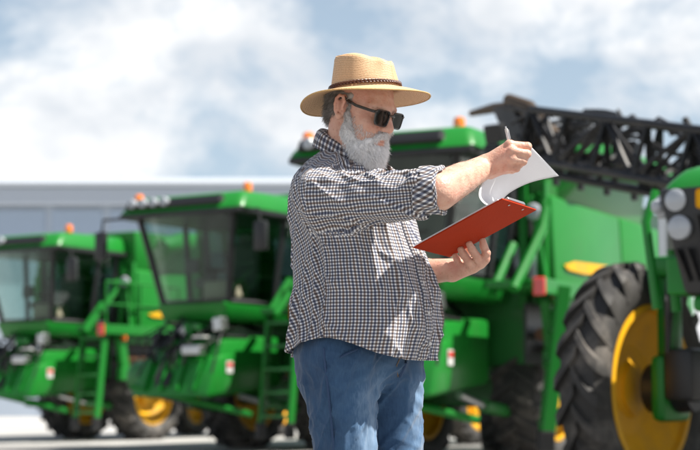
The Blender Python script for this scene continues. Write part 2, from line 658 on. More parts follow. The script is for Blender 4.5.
    m.build('side_recess', BLACK, fr)
    m = MB()
    m.tube([(x0 + .1, yb - .15, 1.52), (x1 - .2, yb - .15, 1.50)], .07, 12)
    m.box((.3, yb - .16, 1.36), (1.4, .1, .10), .02)
    m.build('drive_shaft', mat('rusty_steel', (.12, .05, .025), .6, metal=.3), fr)
    # ---- cab
    m = MB()
    m.hexa([(.85, -.78, 1.88), (2.32, -.58, 1.88), (2.32, .58, 1.88), (.85, .78, 1.88), (.85, -.84, 2.15), (2.44, -.64, 2.15), (2.44, .64, 2.15), (.85, .84, 2.15)], .05)
    m.build('cab_base', GREEN, root, smooth=True, angle=30)
    zb, zt = 2.16, 3.42
    P = {'fr': ((2.30, -.60, zb), (2.56, -.86, zt)), 'fl': ((2.30, .60, zb), (2.56, .86, zt)), 'br': ((.92, -.80, zb), (.92, -.92, zt)), 'bl': ((.92, .80, zb), (.92, .92, zt)),
         'ml': ((1.45, .78, zb), (1.40, .93, zt)), 'mr': ((1.45, -.78, zb), (1.40, -.93, zt))}
    m = MB()
    for k, (a, b) in P.items():
        m.tube([a, b], .05 if k[0] == 'f' else .045, 10)
    m.tube([P['fr'][0], P['fl'][0]], .05, 8)
    m.tube([P['fl'][0], P['bl'][0]], .05, 8)
    m.tube([P['fr'][0], P['br'][0]], .05, 8)
    m.build('cab_frame', BLACK, root, smooth=True)
    # glass: curved windscreen, side panes, rear pane
    n = 12
    vs, fs = [], []
    for j in range(2):
        z = zb if j == 0 else zt
        for i in range(n + 1):
            t = -1 + 2 * i / n
            y = t * (.59 if j == 0 else .85)
            x = (2.30 if j == 0 else 2.56) + .17 * (1 - t * t)
            vs.append((x, y, z))
    for i in range(n):
        fs.append((i, i + 1, n + 2 + i, n + 1 + i))
    obj_from('windscreen', vs, fs, GLASS, root)

    def pane(a0, a1, b0, b1, nm):
        obj_from(nm, [a0, b0, b1, a1], [(0, 1, 2, 3)], GLASS, root, smooth=False)
    for s in ('l', 'r'):
        pane(P['f' + s][0], P['f' + s][1], P['m' + s][0], P['m' + s][1], 'side_window')
        pane(P['m' + s][0], P['m' + s][1], P['b' + s][0], P['b' + s][1], 'side_window')
    m = MB()
    m.box((.88, 0, 2.36), (.05, 1.75, .4), .01)
    m.build('rear_bulkhead', BLACK, root)
    pane(P['br'][0], P['br'][1], P['bl'][0], P['bl'][1], 'rear_window')
    # roof, rounded, dark visor strip under the front
    m = MB()
    m.hexa([(.65, -1.10, 3.44), (2.78, -1.16, 3.44), (2.78, 1.16, 3.44), (.65, 1.10, 3.44), (.75, -.98, 3.76), (2.50, -1.0, 3.72), (2.50, 1.0, 3.72), (.75, .98, 3.76)], .09)
    rf = m.build('cab_roof', GREEN, root, smooth=True, angle=50)
    m = MB()
    m.box((1.7, 0, 3.42), (2.1, 2.2, .07), .02)
    m.box((2.66, -.12, 3.57), (.14, 1.75, .15), .03, Matrix.Rotation(R(-32), 4, 'Y'))
    m.build('roof_visor', BLACK, rf)
    for y in (-.84, -.64, -.44, -.24):
        m = MB()
        m.lathe([(.062, 2.68), (.070, 2.765), (.055, 2.79), (.01, 2.795)], 'x', (0, y, 3.60), 16)
        m.build('work_light', LAMPGL, rf, smooth=True)
    beacon(rf, (1.9, .62, 3.72))
    beacon(rf, (2.35, -1.05, 3.60))
    # interior
    m = MB()
    m.box((1.35, 0, 2.3), (.5, .55, .18), .06)
    m.box((1.12, 0, 2.72), (.16, .52, .75), .06)
    m.box((1.08, 0, 3.16), (.11, .3, .2), .05)
    m.box((1.4, -.42, 2.5), (.6, .2, .14), .04)
    m.build('operator_seat', SEATM, root, smooth=True)
    m = MB()
    m.tube([(2.05, 0, 2.1), (1.85, 0, 2.62)], .05, 8)
    m.lathe([(.19, -.015), (.21, 0), (.19, .015), (.17, 0)], 'z', (1.83, 0, 2.66), 20, close=True)
    m.build('steering_column', BLACK, root)
    m = MB()
    m.box((2.05, .35, 2.34), (.3, .62, .28), .05)
    m.build('console', TAN, root)
    m = MB()
    m.box((1.7, -.55, 2.75), (.06, .26, .22), .02)
    m.build('display', BLACK, root)
    # mirrors on arms
    for s in (-1, 1):
        m = MB()
        m.tube([(2.6, s * 1.05, 3.42), (2.72, s * 1.42, 3.40), (2.72, s * 1.45, 3.2)], .022, 8)
        arm = m.build('mirror_arm', BLACK, root)
        m = MB()
        m.box((2.72, s * 1.46, 3.02), (.08, .21, .42), .03)
        mi = m.build('mirror', BLACK, arm, smooth=True)
        m = MB()
        m.box((2.673, s * 1.46, 3.02), (.008, .17, .36))
        m.build('mirror_glass', CHROME, mi)
    # ---- feeder house
    m = MB()
    m.hexa([(1.0, -.62, .95), (2.75, -.62, .78), (2.75, .62, .78), (1.0, .62, .95), (1.0, -.62, 1.72), (2.45, -.62, 1.62), (2.45, .62, 1.62), (1.0, .62, 1.72)], .07)
    fh = m.build('feeder_house', GREEN, root, smooth=True, angle=30)
    m = MB()
    m.hexa([(2.35, -.70, .86), (2.92, -.70, .80), (2.92, .70, .80), (2.35, .70, .86), (2.30, -.70, 1.42), (2.66, -.70, 1.36), (2.66, .70, 1.36), (2.30, .70, 1.42)], .06)
    m.build('feeder_face', GREEN, fh, smooth=True, angle=30)
    for k in range(4):
        m = MB()
        m.box((2.80, -.45 + .3 * k, 1.09), (.09, .05, .46), .012, Matrix.Rotation(R(-25), 4, 'Y'))
        m.build('face_rib', GREEN, fh)
    m = MB()
    m.box((2.83, -.15, 1.05), (.03, .26, .22), .02, Matrix.Rotation(R(-25), 4, 'Y'))
    m.build('face_hatch', BLACK, fh)
    m = MB()
    m.box((2.72, .3, 1.46), (.16, .34, .14), .03)
    m.build('valve_block', CHROME, fh)
    rr = random.Random(4)
    m = MB()
    for k in range(14):
        y0, z0 = rr.uniform(-.6, .6), rr.uniform(1.5, 1.75)
        y1 = y0 + rr.uniform(-.35, .35)
        x1, z1 = rr.uniform(2.5, 3.0), rr.uniform(.85, 1.4)
        m.tube([(1.9 + rr.uniform(-.2, .3), y0, z0 + .1), (2.45, (y0 + y1) / 2, z0 + rr.uniform(.05, .25)), (2.75, y1, (z0 + z1) / 2 + .15), (x1 - .05, y1 + rr.uniform(-.1, .1), z1)], rr.uniform(.014, .03), 7)
    m.build('front_hoses', HOSE, fh, smooth=True)
    for k in range(5):
        m = MB()
        m.box((rr.uniform(2.1, 2.5), rr.uniform(-.7, .7), rr.uniform(1.6, 1.85)), (rr.uniform(.1, .3), rr.uniform(.08, .2), rr.uniform(.08, .22)), .02, Matrix.Rotation(rr.uniform(-.4, .4), 4, 'X'))
        m.build('bracket', (GREEN, STEEL, DKGREEN, CHROME, GREEN)[k], fh)
    m = MB()
    m.lathe([(.24, -.95), (.26, -.9), (.26, -.72), (.2, -.70)], 'y', (2.45, 0, 1.08), 24)
    m.lathe([(.1, -1.0), (.1, -.9)], 'y', (2.45, 0, 1.08), 16)
    m.build('drive_cover', DKGREEN, fh, smooth=True)
    m = MB()
    m.box((2.56, .35, 1.645), (.26, .22, .03), .008)
    m.build('warning_plate', WHITE, fh)
    m = MB()
    m.box((2.42, .71, 1.22), (.15, .012, .17), .004)
    m.build('warning_sticker', WHITE, fh)
    m = MB()
    m.box((2.42, .719, 1.255), (.12, .006, .06), .002)
    m.build('warning_symbol', REDL, fh)
    m = MB()
    for (y, z) in ((-.45, 1.78), (-.3, 1.80), (.1, 1.8), (.25, 1.77)):
        m.tube([(1.0, y, z), (1.6, y + .05, z + .12), (2.2, y + .12, z - .02), (2.4, y + .15, z - .16)], .03, 8)
    m.build('hydraulic_hoses', HOSE, fh)
    m = MB()
    m.box((1.9, -.1, 1.79), (.5, .5, .14), .04)
    m.box((2.2, -.32, 1.74), (.16, .2, .2), .03)
    m.build('coupler_block', CHROME, fh)
    for s in (-1, 1):
        m = MB()
        m.tube([(.5, s * .72, .62), (1.5, s * .72, .70)], .075, 12)
        cy = m.build('lift_cylinder', DKGREEN, root, smooth=True)
        m = MB()
        m.tube([(1.5, s * .72, .70), (2.2, s * .72, .82)], .04, 10)
        m.build('piston_rod', CHROME, cy, smooth=True)
    m = MB()
    m.tube([(2.9, -.65, .95), (2.2, .95, .55)], .045, 8)
    m.build('cross_bar', GREEN, root)
    # lights on the platform corner
    m = MB()
    m.box((2.12, 1.62, 1.98), (.06, .14, .2), .02)
    m.build('red_marker_light', REDL, root)
    m = MB()
    m.box((1.42, 1.56, 1.86), (.05, .10, .10), .015)
    m.build('orange_reflector', ORANGE, root)
    m = MB()
    m.lathe([(.09, .0), (.10, .05), (.07, .08), (.01, .085)], 'x', (.92, 1.15, 2.92), 16)
    m.build('side_lamp', LAMPGL, root, smooth=True)
    return root


YAW = R(33)


def vehicle_rz(yaw):
    # vehicle x axis -> (-sin yaw, -cos yaw)
    return math.atan2(-math.cos(yaw), -math.sin(yaw))


comb = make_combine()
spots = [((1.50, 20.28), 26, 'green combine harvester beside the sprayer, with the sprayer boom in front of its tank'),
         ((-0.98, 25.85), 33, 'green combine harvester in the middle of the row of three combines'),
         ((-4.6, 31.85), 33, 'green combine harvester at the warehouse end of the row of three')]
for i, ((x, y), a, lab) in reversed(list(enumerate(spots))):
    o = comb if i == 0 else copy_tree(comb)
    o.location = (x, y, 0)
    o.rotation_euler = (0, 0, vehicle_rz(R(a)))
    tag(o, lab, 'combine harvester', 'combine harvesters parked in a row')
    ld = [c for c in o.children if c.name.split('.')[0] == 'ladder'][0]
    if i == 0:
        pv = Vector((1.98, 1.52, 0))
        ld.matrix_basis = Matrix.Translation(pv + Vector((-.05, .22, 0))) @ Matrix.Rotation(R(-66), 4, 'Z') @ Matrix.Translation(-pv)
        # this one has its far mirror folded off and no platform rail
        for c in list(o.children):
            if c.name.split('.')[0] == 'mirror_arm' and c.data.vertices[0].co.y < 0:
                for d in c.children_recursive:
                    bpy.data.objects.remove(d)
                bpy.data.objects.remove(c)
        for c in [q for q in o.children_recursive if q.name.split('.')[0] == 'handrail']:
            bpy.data.objects.remove(c)
    else:
        ld.matrix_basis = Matrix.Identity(4)
    for c in o.children:      # wheels left as they rolled to a stop
        if c.name.split('.')[0] == 'wheel':
            c.rotation_euler.y = random.random() * 6
            if c.location.x < -1:
                c.rotation_euler.z = (.25, -.15, .1)[i]


# ------------------------------------------------------------------ sprayer at the right
def make_sprayer():
    root = empty('crop_sprayer', (3.09, 10.87, 0))
    a = R(38)
    root.rotation_euler = (0, 0, vehicle_rz(a))
    tag(root, 'green self-propelled crop sprayer with black grille, yellow wheels and raised black boom', 'sprayer')
    half = 1.36
    for (x, s) in ((0, -1), (0, 1), (-3.4, -1), (-3.4, 1)):
        make_wheel(root, (x, s * half, .855), .855, .34, .60, 22, side=-s, dish=.17, lug_h=.055)
        # vertical leg with drive motor
        m = MB()
        yi = s * (half - .27)
        m.box((x, yi, 1.28), (.17, .13, .95), .03)
        m.box((x, yi, .86), (.42, .12, .46), .05)
        m.box((x + .02, yi - s * .12, 1.7), (.3, .34, .14), .03)
        lg = m.build('wheel_leg', GREEN, root, smooth=True)
        m = MB()
        m.lathe([(.16, s * (half - .46)), (.17, s * (half - .36)), (.17, s * (half - .12)), (.12, s * (half - .10))], 'y', (x, 0, .86), 20)
        m.build('drive_motor', BLACK, lg, smooth=True)
        m = MB()
        m.box((x + .05, yi - s * .16, .95), (.34, .22, .36), .04)
        m.build('brake_housing', BLACK, lg, smooth=True)
        m = MB()
        for k in range(3):
            m.tube([(x - .05 + .06 * k, yi - s * .05, 1.75), (x + .16 + .04 * k, yi - s * .1, 1.45), (x + .2, yi - s * .08, 1.1), (x + .1, yi - s * .05, .92)], .018, 8)
        m.build('brake_hoses', HOSE, lg, smooth=True)
        m = MB()
        m.tube([(x + .02, yi, 1.72), (x + .02, yi, 2.1)], .06, 12)
        m.build('suspension_strut', CHROME, lg, smooth=True)
    m = MB()
    for x in (0, -3.4):
        m.box((x, 0, 1.62), (.3, 2.1, .2), .03)
    for s in (-1, 1):
        m.box((-1.5, s * .42, 1.55), (5.4, .16, .24), .02)
    m.build('chassis', GREEN, root)
    FWD = -.06
    nose = root
    # hood with grille
    m = MB()
    m.hexa([(-.9, -.56, 2.10), (1.40, -.50, 2.06), (1.40, .50, 2.06), (-.9, .56, 2.10), (-.9, -.44, 2.46), (1.22, -.38, 2.22), (1.22, .38, 2.22), (-.9, .44, 2.46)], .07)
    hd = m.build('hood', GREEN, nose, smooth=True, angle=40)
    m = MB()
    m.hexa([(-.85, -.46, 1.45), (1.30, -.36, 1.42), (1.30, .36, 1.42), (-.85, .46, 1.45), (-.85, -.54, 2.10), (1.39, -.49, 2.08), (1.39, .49, 2.08), (-.85, .54, 2.10)], .04)
    gr = m.build('grille', BLACK, nose, smooth=True, angle=30)
    for k in range(11):
        y = -.40 + k * .08
        zt_ = 1.9 if abs(y) < .25 else 1.70
        m = MB()
        m.hexa([(1.30, y * .78 - .012, 1.5), (1.335, y * .78 - .012, 1.5), (1.335, y * .78 + .012, 1.5), (1.30, y * .78 + .012, 1.5),
                (1.34, y * .92 - .012, zt_), (1.39, y * .92 - .012, zt_), (1.39, y * .92 + .012, zt_), (1.34, y * .92 + .012, zt_)])
        m.build('grille_bar', STEEL, gr)
    for s in (-1, 1):
        for (y, z, r) in ((.36, 2.0, .070), (.34, 1.83, .075)):
            m = MB()
            m.lathe([(r, 1.30), (r, 1.385), (r * .8, 1.395), (.01, 1.40)], 'x', (0, s * y, z), 20)
            m.build('headlight', LAMPGL, gr, smooth=True)
    for s in (-1, 1):
        m = MB()
        m.lathe([(.04, 1.24), (.045, 1.30), (.03, 1.32), (.01, 1.325)], 'x', (0, s * .53, 1.98), 16)
        m.box((1.24, s * .52, 1.98), (.06, .07, .14), .015)
        m.build('side_lamp', LAMPGL, gr, smooth=True)
    # front badge: yellow plate with a leaping-deer like mark in green
    m = MB()
    m.box((1.42, 0, 1.99), (.012, .40, .12), .02)
    bd = m.build('badge', YELLOW, gr)
    m = MB()
    deer = [(-.08, -.01), (-.05, .02), (-.01, .022), (.03, .035), (.05, .05), (.06, .035), (.08, .03), (.05, .015), (.03, -.01), (.06, -.035), (.02, -.02), (-.03, -.015), (-.07, -.04), (-.05, -.01)]
    m.poly([(1.427, p[0], 1.985 + p[1]) for p in deer], .003, (1, 0, 0))
    m.build('badge_mark', GREEN, bd)
    m = MB()
    m.box((1.0, 0, 1.37), (.5, .66, .10), .03)
    m.build('front_bumper', GREEN, nose)
    # hand rail and hoses in front of the wheel
    m = MB()
    m.tube([(1.15, -.62, 1.35), (1.2, -.66, 1.9), (1.1, -.64, 2.1)], .03, 8)
    m.tube([(.8, -.66, 1.35), (.85, -.66, 1.75)], .035, 8)
    m.build('side_bracket', GREEN, root, smooth=True)
    for ob in list(root.children):
        if ob.name.split('.')[0] in ('hood', 'grille', 'front_bumper', 'side_bracket') and ob.location.x == 0:
            ob.location.x = FWD
    # tank and cab behind the hood
    m = MB()
    m.hexa([(-2.6, -.78, 1.75), (-.95, -.78, 1.75), (-.95, .78, 1.75), (-2.6, .78, 1.75), (-2.6, -.82, 2.15), (-.9, -.82, 2.15), (-.9, .82, 2.15), (-2.6, .82, 2.15)], .05)
    m.build('cab_base', GREEN, root)
    cz0, cz1 = 2.15, 3.46
    pb = {(1, -1): ((-.92, -.78, cz0), (-.82, -.88, cz1)), (1, 1): ((-.92, .78, cz0), (-.82, .88, cz1)), (-1, -1): ((-2.55, -.78, cz0), (-2.55, -.88, cz1)), (-1, 1): ((-2.55, .78, cz0), (-2.55, .88, cz1))}
    for k_, (a_, b_) in pb.items():
        m = MB()
        m.tube([a_, b_], .055, 10)
        m.build('cab_pillar', BLACK, root, smooth=True)
    for (k0, k1) in (((1, -1), (1, 1)), ((1, -1), (-1, -1)), ((1, 1), (-1, 1)), ((-1, -1), (-1, 1))):
        obj_from('cab_window', [pb[k0][0], pb[k1][0], pb[k1][1], pb[k0][1]], [(0, 1, 2, 3)], GLASS, root, smooth=False)
    m = MB()
    m.box((-1.9, 0, 2.35), (.5, .52, .2), .06)
    m.box((-2.12, 0, 2.8), (.16, .5, .8), .06)
    m.build('operator_seat', SEATM, root, smooth=True)
    m = MB()
    m.box((-1.7, 0, 3.55), (2.1, 1.95, .22), .08)
    m.build('cab_roof', GREEN, root, smooth=True)
    m = MB()
    m.box((-4.0, 0, 2.45), (2.4, 1.7, 1.3), .3, seg=4)
    m.build('spray_tank', GREEN, root, smooth=True)
    return root


spr = make_sprayer()


def w2l(root, p):
    return root_matrix(root).inverted() @ Vector(p)


def root_matrix(root):
    return Matrix.Translation(root.location) @ Matrix.Rotation(root.rotation_euler.z, 4, 'Z')


def make_boom(root):
    """lattice boom swung to the machine's right side; built in world metres, then parented"""
    Minv = root_matrix(root).inverted()
    A = Vector((1.60, 15.6, 3.27))      # tip side
    B = Vector((3.45, 12.2, 2.40))      # machine side
    d = (B - A).normalized()
    side = d.cross(Vector((0, 0, 1))).normalized()
    upv = side.cross(d).normalized()

    def P(t, s, u):
        return Minv @ (A + (B - A) * t + side * s + upv * u)
    # two stacked lattice sections, one beside the other
    bo = bpy.data.objects.new('boom', None)
    bo.empty_display_size = .2
    link(bo, root)
    for (s0, u0, h, t0, t1, n) in ((-.14, -.30, .56, .03, 1.0, 6), (.34, -.16, .44, .2, 1.05, 6)):
        m = MB()
        for (s, u) in ((s0, u0), (s0 + .18, u0), (s0 + .09, u0 + h)):
            m.tube([P(t0, s, u), P(t1, s, u)], .036, 8)
        m.build('boom_chord', STEEL, bo)
        for k in range(n + 1):
            t = t0 + (t1 - t0) * k / n
            m = MB()
            m.tube([P(t, s0, u0), P(t, s0 + .09, u0 + h)], .032, 6)
            m.tube([P(t, s0 + .18, u0), P(t, s0 + .09, u0 + h)], .028, 6)
            m.build('boom_post', STEEL, bo)
            if k < n:
                tn = t0 + (t1 - t0) * (k + 1) / n
                m = MB()
                if k % 2:
                    m.tube([P(t, s0, u0), P(tn, s0 + .09, u0 + h)], .022, 6)
                    m.tube([P(t, s0 + .18, u0), P(tn, s0 + .09, u0 + h)], .022, 6)
                else:
                    m.tube([P(t, s0 + .09, u0 + h), P(tn, s0, u0)], .022, 6)
                    m.tube([P(t, s0 + .09, u0 + h), P(tn, s0 + .18, u0)], .022, 6)
                m.build('boom_brace', STEEL, bo)
    # nozzle bodies and hoses
    for k in range(9):
        t = .12 + k * .1
        m = MB()
        p = P(t, -.16, -.34)
        m.box(p, (.06, .05, .14), .01)
        m.build('nozzle', BLACK, bo)
    m = MB()
    for (s, u) in ((-.05, -.2), (.02, -.1), (.1, .1), (.22, .22)):
        pts = [P(t, s + .03 * math.sin(t * 17 + u * 9), u + .05 * math.sin(t * 23 + s * 30)) for t in np.linspace(.02, 1.0, 24)]
        m.tube(pts, .022, 6)
    m.build('boom_hoses', HOSE, bo, smooth=True)
    # folding joint at the tip: plates, cylinder, curved breakaway arm
    m = MB()
    for s in (-.16, .14):
        m.poly([P(-.06, s, .24), P(.02, s, .30), P(.07, s, .10), P(.12, s, -.10), P(.10, s, -.26), P(.05, s, -.26), P(.02, s, -.05)], .03, tuple(Minv.to_3x3() @ side))
    m.build('fold_plate', STEEL, bo)
    m = MB()
    m.tube([P(-.22, 0, .16), P(-.12, 0, .24), P(-.03, 0, .27), P(.05, 0, .14), P(.12, 0, -.02), P(.24, 0, -.12), P(.34, 0, -.1)], [.03, .05, .07, .08, .08, .06, .05], 10)
    m.tube([P(-.02, .1, .34), P(.08, .12, .30), P(.2, .12, .06)], .06, 10)
    m.build('breakaway_arm', mat('brown_steel', (.08, .055, .035), .5, metal=.4), bo, smooth=True)
    m = MB()
    m.tube([P(.0, .05, -.3), P(.3, .05, -.12)], .05, 10)
    m.build('fold_cylinder', STEEL, bo, smooth=True)
    rr = random.Random(8)
    for k in range(6):
        m = MB()
        t = -.06 + .03 * k
        m.box(P(t, rr.uniform(-.12, .15), rr.uniform(-.3, .2)), (rr.uniform(.1, .2), rr.uniform(.1, .25), rr.uniform(.12, .3)), .02, Matrix.Rotation(rr.uniform(-.6, .6), 4, 'Y'))
        m.build('joint_block', STEEL, bo)
    for k in range(12):
        m = MB()
        t = .08 + .075 * k
        m.box(P(t, rr.uniform(-.08, .5), rr.uniform(-.2, .25)), (rr.uniform(.06, .18), rr.uniform(.06, .2), rr.uniform(.08, .24)), .015, Matrix.Rotation(rr.uniform(-.6, .6), 4, 'Y'))
        m.build('valve_box', BLACK, bo)
    m = MB()
    for k in range(16):
        t0 = rr.uniform(-.05, .8)
        s0, u0 = rr.uniform(-.1, .45), rr.uniform(-.28, .28)
        m.tube([P(t0 + .035 * q, s0 + rr.uniform(-.05, .05), u0 + rr.uniform(-.1, .1)) for q in range(6)], rr.uniform(.014, .03), 6)
    m.build('spray_lines', HOSE, bo, smooth=True)
    for k in range(3):
        m = MB()
        t = .3 + .22 * k
        m.tube([P(t, .0, -.2), P(t + .14, .0, .05)], .026, 8)
        m.build('tilt_rod', CHROME, bo, smooth=True)
    # carrier from the machine
    m = MB()
    m.tube([P(1.0, 0, -.1), Vector((-1.0, -1.0, 2.7)), Vector((-2.8, -.6, 2.2))], .09, 10)
    m.build('boom_carrier', STEEL, bo)


make_boom(spr)


# ------------------------------------------------------------------ implicit surfaces (for the man)
F32 = np.float32


def smin(a, b, k):
    h = np.clip(0.5 + 0.5 * (b - a) / k, 0, 1)
    return b + (a - b) * h - k * h * (1 - h)


def smax(a, b, k):
    return -smin(-a, -b, k)


def cone(X, a, b, r1, r2):
    """round cone / capsule between a and b"""
    a = np.asarray(a, F32)
    b = np.asarray(b, F32)
    d = b - a
    L2 = float(d @ d)
    px, py, pz = X[0] - a[0], X[1] - a[1], X[2] - a[2]
    t = np.clip((px * d[0] + py * d[1] + pz * d[2]) / L2, 0, 1)
    q = np.sqrt((px - t * d[0]) ** 2 + (py - t * d[1]) ** 2 + (pz - t * d[2]) ** 2)
    return q - (r1 + (r2 - r1) * t)


def ell(X, c, r, frame=None):
    p = [X[i] - c[i] for i in range(3)]
    if frame is not None:
        p = [p[0] * frame[k][0] + p[1] * frame[k][1] + p[2] * frame[k][2] for k in range(3)]
    k0 = np.sqrt((p[0] / r[0]) ** 2 + (p[1] / r[1]) ** 2 + (p[2] / r[2]) ** 2)
    k1 = np.sqrt((p[0] / r[0] ** 2) ** 2 + (p[1] / r[1] ** 2) ** 2 + (p[2] / r[2] ** 2) ** 2) + 1e-9
    return k0 * (k0 - 1) / k1


def net(func, lo, hi, h):
    """naive surface nets of func over a box -> verts, quads"""
    n = [int(math.ceil((hi[i] - lo[i]) / h)) + 1 for i in range(3)]
    ax = [np.asarray(lo[i] + h * np.arange(n[i]), F32) for i in range(3)]
    X = np.meshgrid(*ax, indexing='ij')
    Fv = np.asarray(func(X), F32)
    S = Fv < 0
    cnt = np.zeros([k - 1 for k in n], np.int8)
    for i in (0, 1):
        for j in (0, 1):
            for k in (0, 1):
                cnt += S[i:n[0] - 1 + i, j:n[1] - 1 + j, k:n[2] - 1 + k]
    mask = (cnt > 0) & (cnt < 8)
    I, J, K = np.nonzero(mask)
    idx = -np.ones(mask.shape, np.int64)
    idx[I, J, K] = np.arange(len(I))
    pos = np.zeros((len(I), 3))
    num = np.zeros(len(I))
    C = [(i, j, k) for i in (0, 1) for j in (0, 1) for k in (0, 1)]
    for a in C:
        for ax_ in range(3):
            if a[ax_] == 0:
                b = list(a)
                b[ax_] = 1
                fa = Fv[I + a[0], J + a[1], K + a[2]].astype(float)
                fb = Fv[I + b[0], J + b[1], K + b[2]].astype(float)
                cr_ = (fa < 0) != (fb < 0)
                t = np.where(cr_, fa / np.where(cr_, fa - fb, 1), 0)
                p = np.tile(np.array(a, float), (len(I), 1))
                p[:, ax_] += t
                pos[cr_] += p[cr_]
                num += cr_
    pos /= num[:, None]
    V = (pos + np.stack([I, J, K], 1)) * h + np.array(lo)
    quads = []
    for ax_ in range(3):
        o1, o2 = (ax_ + 1) % 3, (ax_ + 2) % 3
        sl0 = [slice(None)] * 3
        sl1 = [slice(None)] * 3
        sl0[ax_] = slice(0, -1)
        sl1[ax_] = slice(1, None)
        s0, s1 = S[tuple(sl0)], S[tuple(sl1)]
        E_ = np.nonzero(s0 != s1)
        e = np.stack(E_, 1)
        ok = (e[:, o1] > 0) & (e[:, o2] > 0) & (e[:, o1] < n[o1] - 1) & (e[:, o2] < n[o2] - 1)
        e = e[ok]
        inside = s0[e[:, 0], e[:, 1], e[:, 2]]

        def cell(d1, d2):
            c = e.copy()
            c[:, o1] -= d1
            c[:, o2] -= d2
            return idx[c[:, 0], c[:, 1], c[:, 2]]
        q = np.stack([cell(1, 1), cell(0, 1), cell(0, 0), cell(1, 0)], 1)
        q[~inside] = q[~inside][:, ::-1]
        quads.append(q)
    Q = np.concatenate(quads)
    return V, Q


def vnormals(V, Q):
    a, b, c, d = (V[Q[:, i]] for i in range(4))
    nf = np.cross(c - a, d - b)
    N = np.zeros_like(V)
    for i in range(4):
        np.add.at(N, Q[:, i], nf)
    return N / (np.linalg.norm(N, axis=1, keepdims=True) + 1e-12)


def smooth_mesh(V, Q, it=2, lam=.5):
    E_ = np.concatenate([Q[:, [0, 1]], Q[:, [1, 2]], Q[:, [2, 3]], Q[:, [3, 0]]])
    E_ = np.concatenate([E_, E_[:, ::-1]])
    deg = np.bincount(E_[:, 0], minlength=len(V))[:, None]
    for _ in range(it):
        acc = np.zeros_like(V)
        for c in range(3):
            acc[:, c] = np.bincount(E_[:, 0], weights=V[E_[:, 1], c], minlength=len(V))
        V = V + lam * (acc / np.maximum(deg, 1) - V)
    return V


_tab = np.random.default_rng(3).random(4096)


def vnoise(x, y, z):
    x, y, z = (np.asarray(t, float) for t in (x, y, z))
    xi, yi, zi = (np.floor(t).astype(np.int64) for t in (x, y, z))
    fx, fy, fz = x - xi, y - yi, z - zi
    fx, fy, fz = (t * t * t * (t * (t * 6 - 15) + 10) for t in (fx, fy, fz))

    def hsh(i, j, k):
        return _tab[(i * 73856093 ^ j * 19349663 ^ k * 83492791) & 4095]
    r = 0
    for dx in (0, 1):
        for dy in (0, 1):
            for dz in (0, 1):
                w = (fx if dx else 1 - fx) * (fy if dy else 1 - fy) * (fz if dz else 1 - fz)
                r = r + w * hsh(xi + dx, yi + dy, zi + dz)
    return r * 2 - 1


def compact(V, Q, keep):
    Q = Q[keep]
    u, inv = np.unique(Q, return_inverse=True)
    return V[u], inv.reshape(Q.shape), u


# ------------------------------------------------------------------ the man
PR = Vector((0.03, 4.60, 0.0))
man = empty('person', PR)
tag(man, 'bearded man in straw hat, sunglasses, checked shirt and jeans reading a red clipboard', 'person')
PRn = np.array(PR)
PHI = R(28)
f2 = np.array([math.cos(PHI), -math.sin(PHI), 0.0])
l2 = np.array([math.sin(PHI), math.cos(PHI), 0.0])
up3 = np.array([0, 0, 1.0])


def bp(f, l, z):
    return PRn + f * f2 + l * l2 + z * up3


def toloc(X):
    """world -> body frame f, l, z"""
    dx, dy = X[0] - PRn[0], X[1] - PRn[1]
    return dx * f2[0] + dy * f2[1], dx * l2[0] + dy * l2[1], X[2]


# joints (world metres)
ShR = np.array([-.075, 4.425, 1.330])
ElR = np.array([.226, 4.268, 1.332])
WrR = np.array([.362, 4.455, 1.420])
ShL = np.array([.082, 4.755, 1.395])
ElL = np.array([.095, 4.80, 1.150])
WrL = np.array([.282, 4.665, 1.158])
HO = np.array([.032, 4.555, 1.592])
PSI = R(39)
PITCH = R(19)
hf0 = np.array([math.cos(PSI), -math.sin(PSI), 0])
hl = np.array([math.sin(PSI), math.cos(PSI), 0])
hf = hf0 * math.cos(PITCH) - up3 * math.sin(PITCH)
hu = hf0 * math.sin(PITCH) + up3 * math.cos(PITCH)
# slight roll towards the viewer's side
HM = np.stack([hf, hl, hu])


def hp(x, y, z):
    return HO + x * hf + y * hl + z * hu


def tohead(X):
    p = [X[i] - HO[i] for i in range(3)]
    return [p[0] * HM[k][0] + p[1] * HM[k][1] + p[2] * HM[k][2] for k in range(3)]


